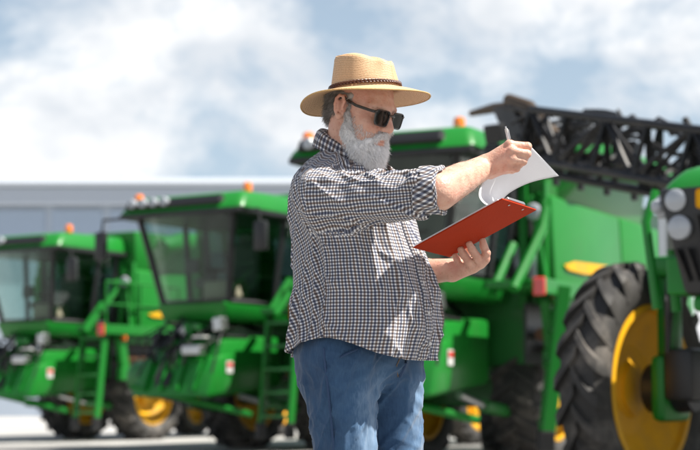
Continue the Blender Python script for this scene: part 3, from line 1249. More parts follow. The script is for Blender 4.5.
def head_sdf(X):
    Y = tohead(X)
    d = ell(Y, (-.014, 0, .040), (.098, .077, .088))
    d = smin(d, ell(Y, (.034, 0, -.030), (.060, .064, .092)), .03)
    d = smin(d, ell(Y, (.048, 0, -.088), (.042, .046, .032)), .03)
    for s in (-1, 1):
        d = smin(d, ell(Y, (.062, s * .040, -.026), (.026, .024, .022)), .02)
        d = smin(d, cone(Y, (.084, s * .010, .027), (.070, s * .050, .026), .011, .009), .016)
        # eye sockets and lids
        d = smax(d, -ell(Y, (.098, s * .033, .008), (.016, .019, .011)), .012)
        d = smin(d, ell(Y, (.072, s * .033, .006), (.014, .015, .012)), .006)
    d = smin(d, cone(Y, (.090, 0, .016), (.112, 0, -.024), .0085, .0125), .013)
    for s in (-1, 1):
        d = smin(d, ell(Y, (.101, s * .0125, -.029), (.011, .0075, .008)), .007)
        d = smax(d, -ell(Y, (.103, s * .007, -.0385), (.005, .0035, .004)), .003)
    d = smin(d, ell(Y, (.088, 0, -.0585), (.013, .024, .0055)), .007)
    d = smin(d, ell(Y, (.086, 0, -.0690), (.013, .021, .0062)), .007)
    d = smax(d, -ell(Y, (.101, 0, -.0637), (.010, .021, .0016)), .003)
    # ears
    for s in (-1, 1):
        fr = [(math.cos(.25), 0, math.sin(.25)), (0, 1, 0), (-math.sin(.25), 0, math.cos(.25))]
        e = ell(Y, (-.011, s * .0755, .001), (.0165, .0055, .030), fr)
        hx = [(.002, .004), (.004, .018), (-.004, .030), (-.017, .031), (-.026, .020), (-.026, .004), (-.020, -.012), (-.010, -.024)]
        for q in range(len(hx) - 1):
            e = smin(e, cone(Y, (hx[q][0], s * .0875, hx[q][1]), (hx[q + 1][0], s * .0875, hx[q + 1][1]), .0042, .0042), .0025)
        e = smin(e, cone(Y, (-.019, s * .0835, .014), (-.013, s * .0835, -.010), .0032, .0035), .005)
        e = smin(e, ell(Y, (-.006, s * .083, -.027), (.0075, .0055, .009)), .006)
        e = smin(e, ell(Y, (.001, s * .0835, -.004), (.0045, .005, .006)), .004)
        d = smin(d, e, .007)
    # neck
    n0 = hp(-.030, 0, -.035)
    n1 = bp(-.045, .0, 1.43)
    d = smin(d, cone(X, n0, n1, .060, .064), .03)
    n2 = hp(.030, 0, -.075)
    d = smin(d, cone(X, n2, bp(.0, 0, 1.42), .044, .052), .03)
    return d


# hand construction ----------------------------------------------------
def finger(X, pts, rs, k=.004):
    d = None
    for i in range(len(pts) - 1):
        c = cone(X, pts[i], pts[i + 1], rs[i], rs[i + 1])
        d = c if d is None else smin(d, c, k)
    return d


# right hand: back towards the viewer, fist closed on pen and sheet corner
RH = dict(
    mcp=[np.array([0.4315, 4.4250, 1.4781]), np.array([0.4378, 4.4080, 1.4578]), np.array([0.4350, 4.4100, 1.4363]), np.array([0.4252, 4.4220, 1.4176])],
    pip=[np.array([0.4807, 4.4300, 1.4748]), np.array([0.4772, 4.4120, 1.4516]), np.array([0.4664, 4.4140, 1.4315]), np.array([0.4497, 4.4240, 1.4138])],
    dip=[np.array([0.4816, 4.4520, 1.4630]), np.array([0.4731, 4.4380, 1.4431]), np.array([0.4579, 4.4370, 1.4252]), np.array([0.4394, 4.4440, 1.4111])],
    tip=[np.array([0.4556, 4.4640, 1.4648]), np.array([0.4474, 4.4520, 1.4451]), np.array([0.4361, 4.4500, 1.4284]), np.array([0.4212, 4.4520, 1.4136])])


def right_hand_sdf(X):
    d = cone(X, ElR, WrR, .047, .0335)
    # flexor belly of the forearm
    d = smin(d, cone(X, ElR + (WrR - ElR) * .05 + np.array([0, -.004, -.006]), ElR + (WrR - ElR) * .55, .046, .036), .02)
    w2 = WrR + np.array([.012, -.004, .008])
    for i in range(4):
        m = RH['mcp'][i]
        d = smin(d, cone(X, w2 + (m - w2) * .05 + np.array([0, .0, .006 - .006 * i]), m, .021, .0125), .013)
        fd = finger(X, [m, RH['pip'][i], RH['dip'][i], RH['tip'][i]], [.0122, .0113, .0100, .0085] if i < 3 else [.0108, .0100, .0088, .0075])
        d = smin(d, fd, .0045)
        d = smin(d, ell(X, m + np.array([0, -.004, .002]), (.011, .009, .010)), .008)
    # heel of the hand and thumb on the far side
    d = smin(d, cone(X, WrR + np.array([.02, .004, -.004]), np.array([0.4125, 4.4450, 1.4181]), .024, .017), .015)
    th = [np.array([0.3936, 4.4750, 1.4443]), np.array([0.4256, 4.4920, 1.4745]), np.array([0.4498, 4.4860, 1.4847]), np.array([0.4626, 4.4780, 1.4752])]
    d = smin(d, finger(X, th, [.018, .0125, .011, .0085]), .008)
    return d


# clipboard corners (A near-left, B near-top, C far-top, D far-left)
cA, cB, cC, cD = np.array([0.1715, 4.4800, 1.2060]), np.array([0.4038, 4.3600, 1.3259]), np.array([0.5119, 4.5200, 1.3147]), np.array([0.2816, 4.6400, 1.1781])
cD = cA + (cC - cB)                      # a true parallelogram
ex = (cB - cA) / np.linalg.norm(cB - cA)
ey = cC - cB
ey = ey - ex * (ey @ ex)
ey /= np.linalg.norm(ey)
en = np.cross(ex, ey)
if en[2] < 0:
    en = -en                             # top face normal


LH_tip = [np.array([0.3698, 4.5879, 1.2331]), np.array([0.3311, 4.5747, 1.2235]), np.array([0.3086, 4.5931, 1.2098]), np.array([0.2949, 4.6273, 1.1954])]
LH_mcp = [np.array([0.3770, 4.6000, 1.1833]), np.array([0.3633, 4.6050, 1.1697]), np.array([0.3416, 4.6150, 1.1592]), np.array([0.3170, 4.6250, 1.1558])]


def left_hand_sdf(X):
    d = cone(X, ElL, WrL, .046, .032)
    d = smin(d, cone(X, ElL + (WrL - ElL) * .1 + np.array([0, -.004, -.006]), ElL + (WrL - ElL) * .6, .045, .036), .02)
    for i in range(4):
        m, t = LH_mcp[i], LH_tip[i]
        w = WrL + np.array([.008, -.004, -.004])
        d = smin(d, cone(X, w, m, .023, .0145), .014)
        mid = m + (t - m) * .5 - en * .010 + np.array([.0035, 0, 0])
        d3 = m + (t - m) * .78 - en * .004
        d = smin(d, finger(X, [m, mid, d3, t], [.0128, .0118, .0110, .0096] if i < 3 else [.0112, .0105, .0098, .0085]), .004)
    # thumb over the upper face
    base = WrL + np.array([.03, .008, .012])
    tp = np.array([0.3350, 4.6531, 1.2238])
    md = (base + tp) / 2 + np.array([.012, .02, .012])
    d = smin(d, finger(X, [base, md, tp], [.017, .0125, .0085]), .008)
    return d


SKIN = bpy.data.materials.new('skin')
SKIN.use_nodes = True
_nt = SKIN.node_tree
_b = _nt.nodes['Principled BSDF']
_co = _nt.nodes.new('ShaderNodeTexCoord')
_n1 = _nt.nodes.new('ShaderNodeTexNoise')
_n1.inputs['Scale'].default_value = 34
_n1.inputs['Detail'].default_value = 6
_nt.links.new(_co.outputs['Object'], _n1.inputs['Vector'])
_r1 = _nt.nodes.new('ShaderNodeValToRGB')
_r1.color_ramp.elements[0].position = .3
_r1.color_ramp.elements[0].color = (.55, .275, .195, 1)
_r1.color_ramp.elements[1].position = .7
_r1.color_ramp.elements[1].color = (.69, .43, .32, 1)
_nt.links.new(_n1.outputs['Fac'], _r1.inputs['Fac'])
_v = _nt.nodes.new('ShaderNodeTexVoronoi')
_v.inputs['Scale'].default_value = 75
_nt.links.new(_co.outputs['Object'], _v.inputs['Vector'])
_vr = _nt.nodes.new('ShaderNodeMapRange')
_vr.inputs['From Min'].default_value = .10
_vr.inputs['From Max'].default_value = .28
_vr.inputs['To Min'].default_value = .3
_vr.inputs['To Max'].default_value = 0.0
_nt.links.new(_v.outputs['Distance'], _vr.inputs['Value'])
_fm = _nt.nodes.new('ShaderNodeMix')
_fm.data_type = 'RGBA'
_fm.inputs['B'].default_value = (.34, .13, .07, 1)
_nt.links.new(_vr.outputs[0], _fm.inputs['Factor'])
_nt.links.new(_r1.outputs['Color'], _fm.inputs['A'])
_n4 = _nt.nodes.new('ShaderNodeTexNoise')
_n4.inputs['Scale'].default_value = 11
_n4.inputs['Detail'].default_value = 3
_nt.links.new(_co.outputs['Object'], _n4.inputs['Vector'])
_rr = _nt.nodes.new('ShaderNodeMapRange')
_rr.inputs['From Min'].default_value = .45
_rr.inputs['From Max'].default_value = .70
_rr.inputs['To Max'].default_value = .5
_nt.links.new(_n4.outputs['Fac'], _rr.inputs['Value'])
_fm2 = _nt.nodes.new('ShaderNodeMix')
_fm2.data_type = 'RGBA'
_fm2.inputs['B'].default_value = (.60, .255, .19, 1)
_nt.links.new(_rr.outputs[0], _fm2.inputs['Factor'])
_nt.links.new(_fm.outputs['Result'], _fm2.inputs['A'])
_nt.links.new(_fm2.outputs['Result'], _b.inputs['Base Color'])
_b.inputs['Roughness'].default_value = .48
_b.inputs['Subsurface Weight'].default_value = .25
_b.inputs['Subsurface Radius'].default_value = (1.0, .35, .18)
_b.inputs['Subsurface Scale'].default_value = .006
_n2 = _nt.nodes.new('ShaderNodeTexNoise')
_n2.inputs['Scale'].default_value = 150
_n2.inputs['Detail'].default_value = 4
_nt.links.new(_co.outputs['Object'], _n2.inputs['Vector'])
_bu = _nt.nodes.new('ShaderNodeBump')
_bu.inputs['Strength'].default_value = .6
_bu.inputs['Distance'].default_value = .003
_nt.links.new(_n2.outputs['Fac'], _bu.inputs['Height'])
_nt.links.new(_bu.outputs['Normal'], _b.inputs['Normal'])


def torso_core(X):
    """plain body under the clothes"""
    d = cone(X, bp(-.03, 0, 1.02), bp(-.04, 0, 1.36), .13, .13)
    d = smin(d, cone(X, bp(-.04, -.15, 1.38), bp(-.04, .15, 1.38), .05, .05), .06)
    d = smin(d, cone(X, ShR, ElR, .050, .040), .04)
    d = smin(d, cone(X, ShL, ElL, .050, .040), .04)
    d = smin(d, cone(X, bp(-.045, 0, 1.38), bp(-.045, 0, 1.46), .058, .056), .03)
    for a, k, n in LEGS:
        d = smin(d, cone(X, a, k, .075, .055), .05)
        d = smin(d, cone(X, k, n, .050, .036), .03)
    return d


LEGS = [(bp(-.015, -.095, .90), np.array([.004, 4.53, .48]), np.array([-.015, 4.56, .09])),
        (bp(.035, .095, .90), np.array([.130, 4.69, .48]), np.array([.125, 4.71, .09]))]


def body():
    parts = []
    h1 = net(head_sdf, HO - np.array([.16, .16, .22]), HO + np.array([.16, .16, .16]), .0025)
    parts.append(h1)
    lo = np.minimum(np.minimum(ElR, WrR), 9) - .06
    parts.append(net(right_hand_sdf, np.array([.14, 4.18, 1.265]), np.array([.51, 4.53, 1.52]), .0024))
    parts.append(net(left_hand_sdf, np.array([.04, 4.50, 1.09]), np.array([.43, 4.87, 1.28]), .0026))
    parts.append(net(torso_core, np.array([-.22, 4.30, .05]), np.array([.28, 4.92, 1.50]), .012))
    Vs, Qs, o = [], [], 0
    for V, Q in parts:
        Vs.append(V)
        Qs.append(Q + o)
        o += len(V)
    obj_from('body', np.concatenate(Vs) - PRn, np.concatenate(Qs), SKIN, man)
    return h1


HEADMESH = body()


def arm_hair():
    m = bpy.data.materials.new('arm_hair_brown')
    m.use_nodes = True
    b_ = m.node_tree.nodes['Principled BSDF']
    nz_ = m.node_tree.nodes.new('ShaderNodeTexNoise')
    nz_.inputs['Scale'].default_value = 90
    rp_ = m.node_tree.nodes.new('ShaderNodeValToRGB')
    rp_.color_ramp.elements[0].color = (.16, .09, .05, 1)
    rp_.color_ramp.elements[1].color = (.50, .38, .26, 1)
    m.node_tree.links.new(nz_.outputs['Fac'], rp_.inputs['Fac'])
    m.node_tree.links.new(rp_.outputs['Color'], b_.inputs['Base Color'])
    return m


# ---- clothes
def gingham():
    m = bpy.data.materials.new('gingham_shirt_cloth')
    m.use_nodes = True
    nt = m.node_tree
    b = nt.nodes['Principled BSDF']
    uv = nt.nodes.new('ShaderNodeUVMap')
    uv.uv_map = 'uv'
    sep = nt.nodes.new('ShaderNodeSeparateXYZ')
    nt.links.new(uv.outputs['UV'], sep.inputs[0])

    def math_(op, a, bb=None, c=None):
        n = nt.nodes.new('ShaderNodeMath')
        n.operation = op
        for i, v in enumerate((a, bb, c)):
            if v is None:
                continue
            if isinstance(v, (int, float)):
                n.inputs[i].default_value = v
            else:
                nt.links.new(v, n.inputs[i])
        return n.outputs[0]

    def band(coord, period, lo, hi, soft=.03):
        fr = math_('FRACT', math_('MULTIPLY', coord, 1 / period))
        a = nt.nodes.new('ShaderNodeMapRange')
        a.inputs['From Min'].default_value = lo - soft
        a.inputs['From Max'].default_value = lo + soft
        nt.links.new(fr, a.inputs['Value'])
        c = nt.nodes.new('ShaderNodeMapRange')
        c.inputs['From Min'].default_value = hi - soft
        c.inputs['From Max'].default_value = hi + soft
        nt.links.new(fr, c.inputs['Value'])
        return math_('SUBTRACT', a.outputs[0], c.outputs[0])
    P = .0182
    col = None
    base = nt.nodes.new('ShaderNodeRGB')
    base.outputs[0].default_value = (.76, .75, .75, 1)
    cur = base.outputs[0]
    for axis in ('X', 'Y'):
        for (lo, hi, tint) in (((.02, .31, (.23, .25, .33)), (.52, .81, (.35, .275, .245))) if axis == 'X' else ((.02, .30, (.27, .275, .32)), (.52, .80, (.29, .275, .285)))):
            mk = band(sep.outputs[axis], P, lo, hi)
            mx = nt.nodes.new('ShaderNodeMix')
            mx.data_type = 'RGBA'
            mx.blend_type = 'MULTIPLY'
            mx.inputs['B'].default_value = tint + (1,)
            nt.links.new(mk, mx.inputs['Factor'])
            nt.links.new(cur, mx.inputs['A'])
            cur = mx.outputs['Result']
    nt.links.new(cur, b.inputs['Base Color'])
    b.inputs['Roughness'].default_value = .85
    b.inputs['Sheen Weight'].default_value = .15
    b.inputs['Specular IOR Level'].default_value = .2
    co = nt.nodes.new('ShaderNodeTexCoord')
    nz = nt.nodes.new('ShaderNodeTexNoise')
    nz.inputs['Scale'].default_value = 38
    nz.inputs['Detail'].default_value = 4
    nz.inputs['Distortion'].default_value = .6
    nt.links.new(co.outputs['Object'], nz.inputs['Vector'])
    bu = nt.nodes.new('ShaderNodeBump')
    bu.inputs['Strength'].default_value = .5
    bu.inputs['Distance'].default_value = .008
    nt.links.new(nz.outputs['Fac'], bu.inputs['Height'])
    nt.links.new(bu.outputs['Normal'], b.inputs['Normal'])
    return m


GING = gingham()
# torso stations: z, centre along f, half depth, half width
ST = np.array([[.80, -.005, .176, .200], [.90, .000, .184, .206], [1.00, .012, .190, .209], [1.08, .012, .189, .207], [1.18, .000, .178, .199], [1.28, -.020, .160, .188], [1.36, -.040, .136, .180], [1.42, -.046, .105, .165], [1.50, -.05, .07, .09]])


def stn(z):
    return [np.interp(z, ST[:, 0], ST[:, i]) for i in (1, 2, 3)]


def shirt_parts(X):
    f, l, z = toloc(X)
    c, b, a = stn(z)
    rr = (np.abs((f - c) / b) ** 2.25 + np.abs(l / a) ** 2.25) ** (1 / 2.25)
    tor = (rr - 1) * np.minimum(a, b) * .95
    tor = smax(tor, z - 1.46, .04)
    tor = smin(tor, cone(X, bp(-.048, -.150, 1.378), bp(-.045, -.055, 1.440), .060, .060), .035)
    tor = smin(tor, cone(X, bp(-.048, .150, 1.378), bp(-.045, .055, 1.440), .060, .060), .035)
    tor = smin(tor, cone(X, bp(-.045, 0, 1.42), bp(-.035, 0, 1.52), .074, .066), .03)
    sr = cone(X, ShR, ElR, .069, .0575)
    slv = smin(cone(X, ShL, ElL, .078, .062), cone(X, ElL, ElL + (WrL - ElL) * .42, .062, .054), .03)
    return tor, sr, slv


def shirt_sdf(X):
    t, a, b = shirt_parts(X)
    d = smin(t, a, .07)
    return smin(d, b, .04)


def sleeve_uv(P, a, b, r):
    d = (b - a)
    L = np.linalg.norm(d)
    d = d / L
    e1 = np.cross(d, up3)
    e1 /= np.linalg.norm(e1)
    e2 = np.cross(e1, d)
    q = P - a
    s = q @ d
    ang = np.arctan2(q @ e1, q @ e2)
    return ang * r, s, ang


def hem_z(th):
    s = np.abs(np.sin(th))
    return .905 + .052 * s ** 4 - .006 * np.cos(th)


def shirt():
    V, Q = net(shirt_sdf, np.array([-.27, 4.15, .84]), np.array([.30, 4.99, 1.55]), .0055)
    V = smooth_mesh(V, Q, 2, .5)
    f, l, z = toloc(V.T)
    c, b, a = stn(z)
    th = np.arctan2(l / a, (f - c) / b)
    tor, sr, slv = shirt_parts(V.T)
    N = vnormals(V, Q)
    dR = (ElR - ShR) / np.linalg.norm(ElR - ShR)
    sR = (V - ShR) @ dR
    wR = np.clip((tor - sr) / .04 + .5, 0, 1) * np.clip((sR + .03) / .06, 0, 1)
    wL = np.clip((tor - slv) / .04 + .5, 0, 1)
    wT = 1 - np.maximum(wR, wL)
    # ---- folds on the torso: long soft drapes running down, diagonals from the near armpit, hem flare
    dis = np.zeros(len(V))
    amp = np.interp(z, [.85, 1.0, 1.2, 1.35, 1.45], [1.25, 1.0, .8, .8, .4])
    q1 = vnoise(th * 3.1 + z * 1.2, z * 2.4, 0 * z) * .0105
    q2 = vnoise(th * 7.0 + 3, z * 4.0 + th * 1.4, 0 * z + 7) * .0055
    r1 = 1 - np.abs(vnoise(th * 2.6 - z * 5.5 + 1.7, z * 3.5 + th * 1.0, 0 * z + 3.3))
    q3 = np.maximum(r1 - .55, 0) ** 1.3 * .034
    # creases that run from the near armpit down to the belly and across the back
    r2 = 1 - np.abs(vnoise(th * 1.6 + z * 9.0, th * 5.0 - z * 1.3, 0 * z + 11.3))
    q4 = np.maximum(r2 - .62, 0) ** 1.2 * .030
    dis += wT * amp * (q1 + q2 + q3 + q4 - .004)
    dis += wT * np.clip((1.0 - z) / .12, 0, 1) * .010 * np.sin(th * 6 + 1.3 * np.sin(th * 2))
    # ---- folds on the near sleeve: spirals from the shoulder, bunching at the elbow
    u, s, ang = sleeve_uv(V, ShR, ElR, .064)
    w1 = vnoise(s * 13 + ang * .9, ang * 1.1 + 4, 0 * s) * .0085
    w2 = np.maximum(1 - np.abs(vnoise(s * 15 - ang * 1.5 + 8, ang * 1.5, 0 * s + 5)) - .5, 0) ** 1.2 * .030
    w3 = vnoise(s * 34 + ang * 2.0, ang * 2.4, 0 * s + 2) * .0032
    k = np.interp(s, [-.03, .05, .16, .30], [.5, .8, .9, 1.1])
    dis += wR * k * (w1 + w2 + w3 - .003)
    u2, s2, ang2 = sleeve_uv(V, ShL, ElL, .064)
    dis += wL * vnoise(s2 * 16 + ang2, ang2 * 1.3, 0 * s2 + 9) * .008
    V = V + N * dis[:, None]
    # ---- cut open: hem, cuffs, neck
    fc = V[Q].mean(1)
    ff, fl_, fz = toloc(fc.T)
    c_, b_, a_ = stn(fz)
    fth = np.arctan2(fl_ / a_, (ff - c_) / b_)
    FT, FR_, FL_ = shirt_parts(fc.T)
    us, ss, _ = sleeve_uv(fc, ShR, ElR, .064)
    LR = np.linalg.norm(ElR - ShR)
    is_r = (FR_ < FT + .004) & (ss > -.012) & (FR_ < FL_)
    is_l = (FL_ < FT + .004) & ~is_r
    kill = (fz < hem_z(fth))
    kill |= is_r & (ss > LR - .028)
    cl = (WrL - ElL) / np.linalg.norm(WrL - ElL)
    sl_ = (fc - ElL) @ cl
    kill |= is_l & (sl_ > .075) & (fz < 1.25) & (fc[:, 0] > .12)
    rad = np.hypot(ff + .035, fl_)
    kill |= (rad < .115) & (fz > 1.462 - .60 * (ff + .035))
    V2, Q2, used = compact(V, Q, ~kill)
    is_r, is_l = is_r[~kill], is_l[~kill]
    n2_ = np.cross(V2[Q2[:, 2]] - V2[Q2[:, 0]], V2[Q2[:, 3]] - V2[Q2[:, 1]])
    n2_ /= np.linalg.norm(n2_, axis=1, keepdims=True) + 1e-12
    fcz = V2[Q2].mean(1)
    is_r = is_r | ((n2_[:, 2] < -.45) & (fcz[:, 2] > 1.2) & (fcz[:, 1] < 4.5) & ~is_l)
    # snap hem edge to its curve
    E_ = np.sort(np.concatenate([Q2[:, [0, 1]], Q2[:, [1, 2]], Q2[:, [2, 3]], Q2[:, [3, 0]]]), axis=1)
    uq, ct = np.unique(E_, axis=0, return_counts=True)
    bv = np.unique(uq[ct == 1])
    f, l, z = toloc(V2.T)
    c, b, a = stn(z)
    th = np.arctan2(l / a, (f - c) / b)
    hz = hem_z(th)
    hb = bv[np.abs(z[bv] - hz[bv]) < .012]
    V2[hb, 2] = hz[hb]
    nb = bv[z[bv] > 1.38]
    # ---- uv per corner
    cor = V2[Q2].reshape(-1, 3)
    f, l, z = toloc(cor.T)
    c, b, a = stn(z)
    th = np.arctan2(l / a, (f - c) / b)
    uvT = np.stack([th * .196, z + 0 * z], 1)
    # the back panel is cut on its own grain, joined at the side seams
    back4 = np.repeat(np.abs(th.reshape(-1, 4)).mean(1) > 1.62, 4)
    # keep faces that straddle the back seam together
    t4 = uvT[:, 0].reshape(-1, 4)
    bad = (t4.max(1) - t4.min(1)) > .5
    t4[bad] = np.where(t4[bad] < 0, t4[bad] + 2 * math.pi * .196, t4[bad])
    uvT[:, 0] = t4.ravel()
    ca_, sa_ = math.cos(.36), math.sin(.36)
    rot = np.stack([uvT[:, 0] * ca_ + uvT[:, 1] * sa_, uvT[:, 1] * ca_ - uvT[:, 0] * sa_], 1)
    uvT = np.where(back4[:, None], rot, uvT)
    Nf = np.cross(V2[Q2[:, 2]] - V2[Q2[:, 0]], V2[Q2[:, 3]] - V2[Q2[:, 1]])
    Nf /= np.linalg.norm(Nf, axis=1, keepdims=True) + 1e-12
    fz = V2[Q2][:, :, 2].mean(1)
    ffc = toloc(V2[Q2].mean(1).T)[0]
    yoke = (fz > 1.395) & ~is_r & ~is_l & (ffc < .035)
    uvY = np.stack([l + .6 * z * np.sign(np.repeat(l.reshape(-1, 4).mean(1), 4)), f - .7 * z * np.tanh((f + .045) / .03)], 1)

    def fix(uvx, r):
        t = uvx[:, 0].reshape(-1, 4)
        bd = (t.max(1) - t.min(1)) > math.pi * r
        t[bd] = np.where(t[bd] < 0, t[bd] + 2 * math.pi * r, t[bd])
        uvx[:, 0] = t.ravel()
        return uvx
    ur, sr_, _ = sleeve_uv(cor, ShR, ElR, .066)
    uvR = fix(np.stack([ur, sr_], 1), .066)
    ul_, sl2, _ = sleeve_uv(cor, ShL, ElL, .066)
    uvL = fix(np.stack([ul_, sl2], 1), .066)
    r4 = np.repeat(is_r, 4)
    l4 = np.repeat(is_l, 4)
    y4 = np.repeat(yoke, 4)
    uv = np.where(r4[:, None], uvR, np.where(l4[:, None], uvL, np.where(y4[:, None], uvY, uvT)))
    o = obj_from('shirt', V2 - PRn, Q2, GING, man, uvs=uv)
    md = o.modifiers.new('thickness', 'SOLIDIFY')
    md.thickness = .0018
    md.offset = -1
    return o


SHIRT = shirt()


def strip_mesh(name, rows, uvs, m, parent, thick=.0022, close=False):
    """rows: array (n, k, 3) of points; uvs (n, k, 2)"""
    rows = np.asarray(rows)
    n, k = rows.shape[:2]
    V = rows.reshape(-1, 3) - PRn
    fs, uc = [], []
    U = np.asarray(uvs).reshape(-1, 2)
    for i in range(n - 1):
        for j in range(k - 1):
            q = (i * k + j, i * k + j + 1, (i + 1) * k + j + 1, (i + 1) * k + j)
            fs.append(q)
            uc.extend(U[list(q)])
    o = obj_from(name, V, fs, m, parent, uvs=uc)
    if thick:
        md = o.modifiers.new('thickness', 'SOLIDIFY')
        md.thickness = thick
        md.offset = 0
    return o


def collar():
    n = 72
    rows, uvs = [], []
    for i in range(n + 1):
        th = R(-158) + R(316) * i / n + math.pi          # from front-right round the back to front-left
        ct, st = math.cos(th), math.sin(th)
        front = max(0, (ct - .2) / .8)
        cen = (-.034, 0)
        row, ur = [], []
        ztop = 1.500 - .052 * ct
        # stand, fold, falling leaf
        prof = [(-.004, -.030), (-.002, -.008), (.000, .004), (.006, .008), (.014, .002), (.022, -.014), (.027, -.030), (.030, -.040 - .030 * front ** 2)]
        for j, (dr, dz) in enumerate(prof):
            ra, rb = .078 + .010 * front + dr * (1.0 + .5 * front), .074 + dr * 1.0
            fx = cen[0] + ra * ct
            ly = rb * st
            wig = .0015 * math.sin(th * 9 + j)
            row.append(bp(fx + wig, ly, ztop + dz + .0015 * math.sin(th * 5)))
            ur.append((th * .076, j * .0085))
        rows.append(row)
        uvs.append(ur)
    strip_mesh('collar', rows, uvs, GING, SHIRT, .0024)


collar()


def cuff(a, b, r0, r1, name, seed, tilt=0.0):
    """rolled cuff: a thick turned-back band with its own grain"""
    d = (b - a)
    L = np.linalg.norm(d)
    d /= L
    e1 = np.cross(d, up3)
    e1 /= np.linalg.norm(e1)
    e2 = np.cross(e1, d)
    n = 64
    rows, uvs = [], []
    prof = [(-.004, .96), (.0, 1.05), (.06, 1.10), (.5, 1.09), (.9, 1.10), (1.0, 1.05), (1.01, .98), (.85, .90), (.4, .88)]
    for i in range(n + 1):
        t = 2 * math.pi * i / n
        row, ur = [], []
        for j, (s, k) in enumerate(prof):
            r = (r0 + (r1 - r0) * max(0, min(1, s))) * k
            wv = .0045 * math.sin(3 * t + seed + s * 2) + .003 * math.sin(7 * t + seed * 2 - s * 5)
            ss = s * L + tilt * math.cos(t) + .003 * math.sin(4 * t + seed)
            row.append(a + d * ss + (e1 * math.sin(t) + e2 * math.cos(t)) * (r + wv))
            uu, vv = t * r0, j * .011
            ur.append((uu * .72 + vv * .7, vv * .72 - uu * .7))
        rows.append(row)
        uvs.append(ur)
    return strip_mesh(name, rows, uvs, GING, SHIRT, .002)


dR_ = (ElR - ShR) / np.linalg.norm(ElR - ShR)
cuff(ElR - dR_ * .052, ElR + dR_ * .012 + np.array([.004, .004, .004]), .0560, .0570, 'cuff', 1.0, .004)
dL_ = (WrL - ElL) / np.linalg.norm(WrL - ElL)
cuff(ElL + dL_ * .090 + np.array([0, .012, -.012]), ElL + dL_ * .165 + np.array([0, .014, -.016]), .0480, .0490, 'cuff', 2.3, .002)


def placket():
    """button band down the front, a little proud of the cloth, and buttons"""
    rows, uvs = [], []
    zs = np.linspace(hem_z(0.0) + .004, 1.395, 60)
    for i, z in enumerate(zs):
        c, b, a = stn(z)
        row, ur = [], []
        for j, l in enumerate((-.017, -.016, .0, .016, .017)):
            ll = l + .004
            rr = b * (max(0, 1 - abs(ll / a) ** 2.25)) ** (1 / 2.25)
            th0 = math.atan2(ll / a, rr / b)
            lift = .0045 if 0 < j < 4 else .000
            q1 = float(vnoise(th0 * 3.1 + z * 1.2, z * 2.4, 0)) * .0105 + float(vnoise(th0 * 7 + 3, z * 4 + th0 * 1.4, 7)) * .0055
            q3 = max(1 - abs(float(vnoise(th0 * 2.6 - z * 5.5 + 1.7, z * 3.5 + th0, 3.3))) - .55, 0) ** 1.3 * .034
            q4 = max(1 - abs(float(vnoise(th0 * 1.6 + z * 9, th0 * 5 - z * 1.3, 11.3))) - .62, 0) ** 1.2 * .030
            am = np.interp(z, [.85, 1.0, 1.2, 1.35, 1.45], [1.25, 1.0, .8, .8, .4])
            hemf = max(0, min(1, (1.0 - z) / .12)) * .010 * math.sin(th0 * 6 + 1.3 * math.sin(th0 * 2))
            row.append(bp(c + rr + am * (q1 + q3 + q4 - .004) + hemf + lift, ll, z))
            ur.append((l + .006, z + .004))
        rows.append(row)
        uvs.append(ur)
    o = strip_mesh('placket', rows, uvs, GING, SHIRT, .002)
    BUT = mat('shirt_button', (.55, .53, .50), .35, var=.05)
    for k in range(6):
        i = 5 + k * 10
        p = (np.array(rows[i][2]) - PRn)
        m_ = MB()
        m_.lathe([(.0055, -.001), (.0058, .0015), (.0045, .0028), (.001, .0022)], 'x', (0, 0, 0), 12)
        bo = m_.build('button', BUT, SHIRT, smooth=True)
        bo.location = p
        bo.rotation_euler = (0, 0, -PHI)


placket()

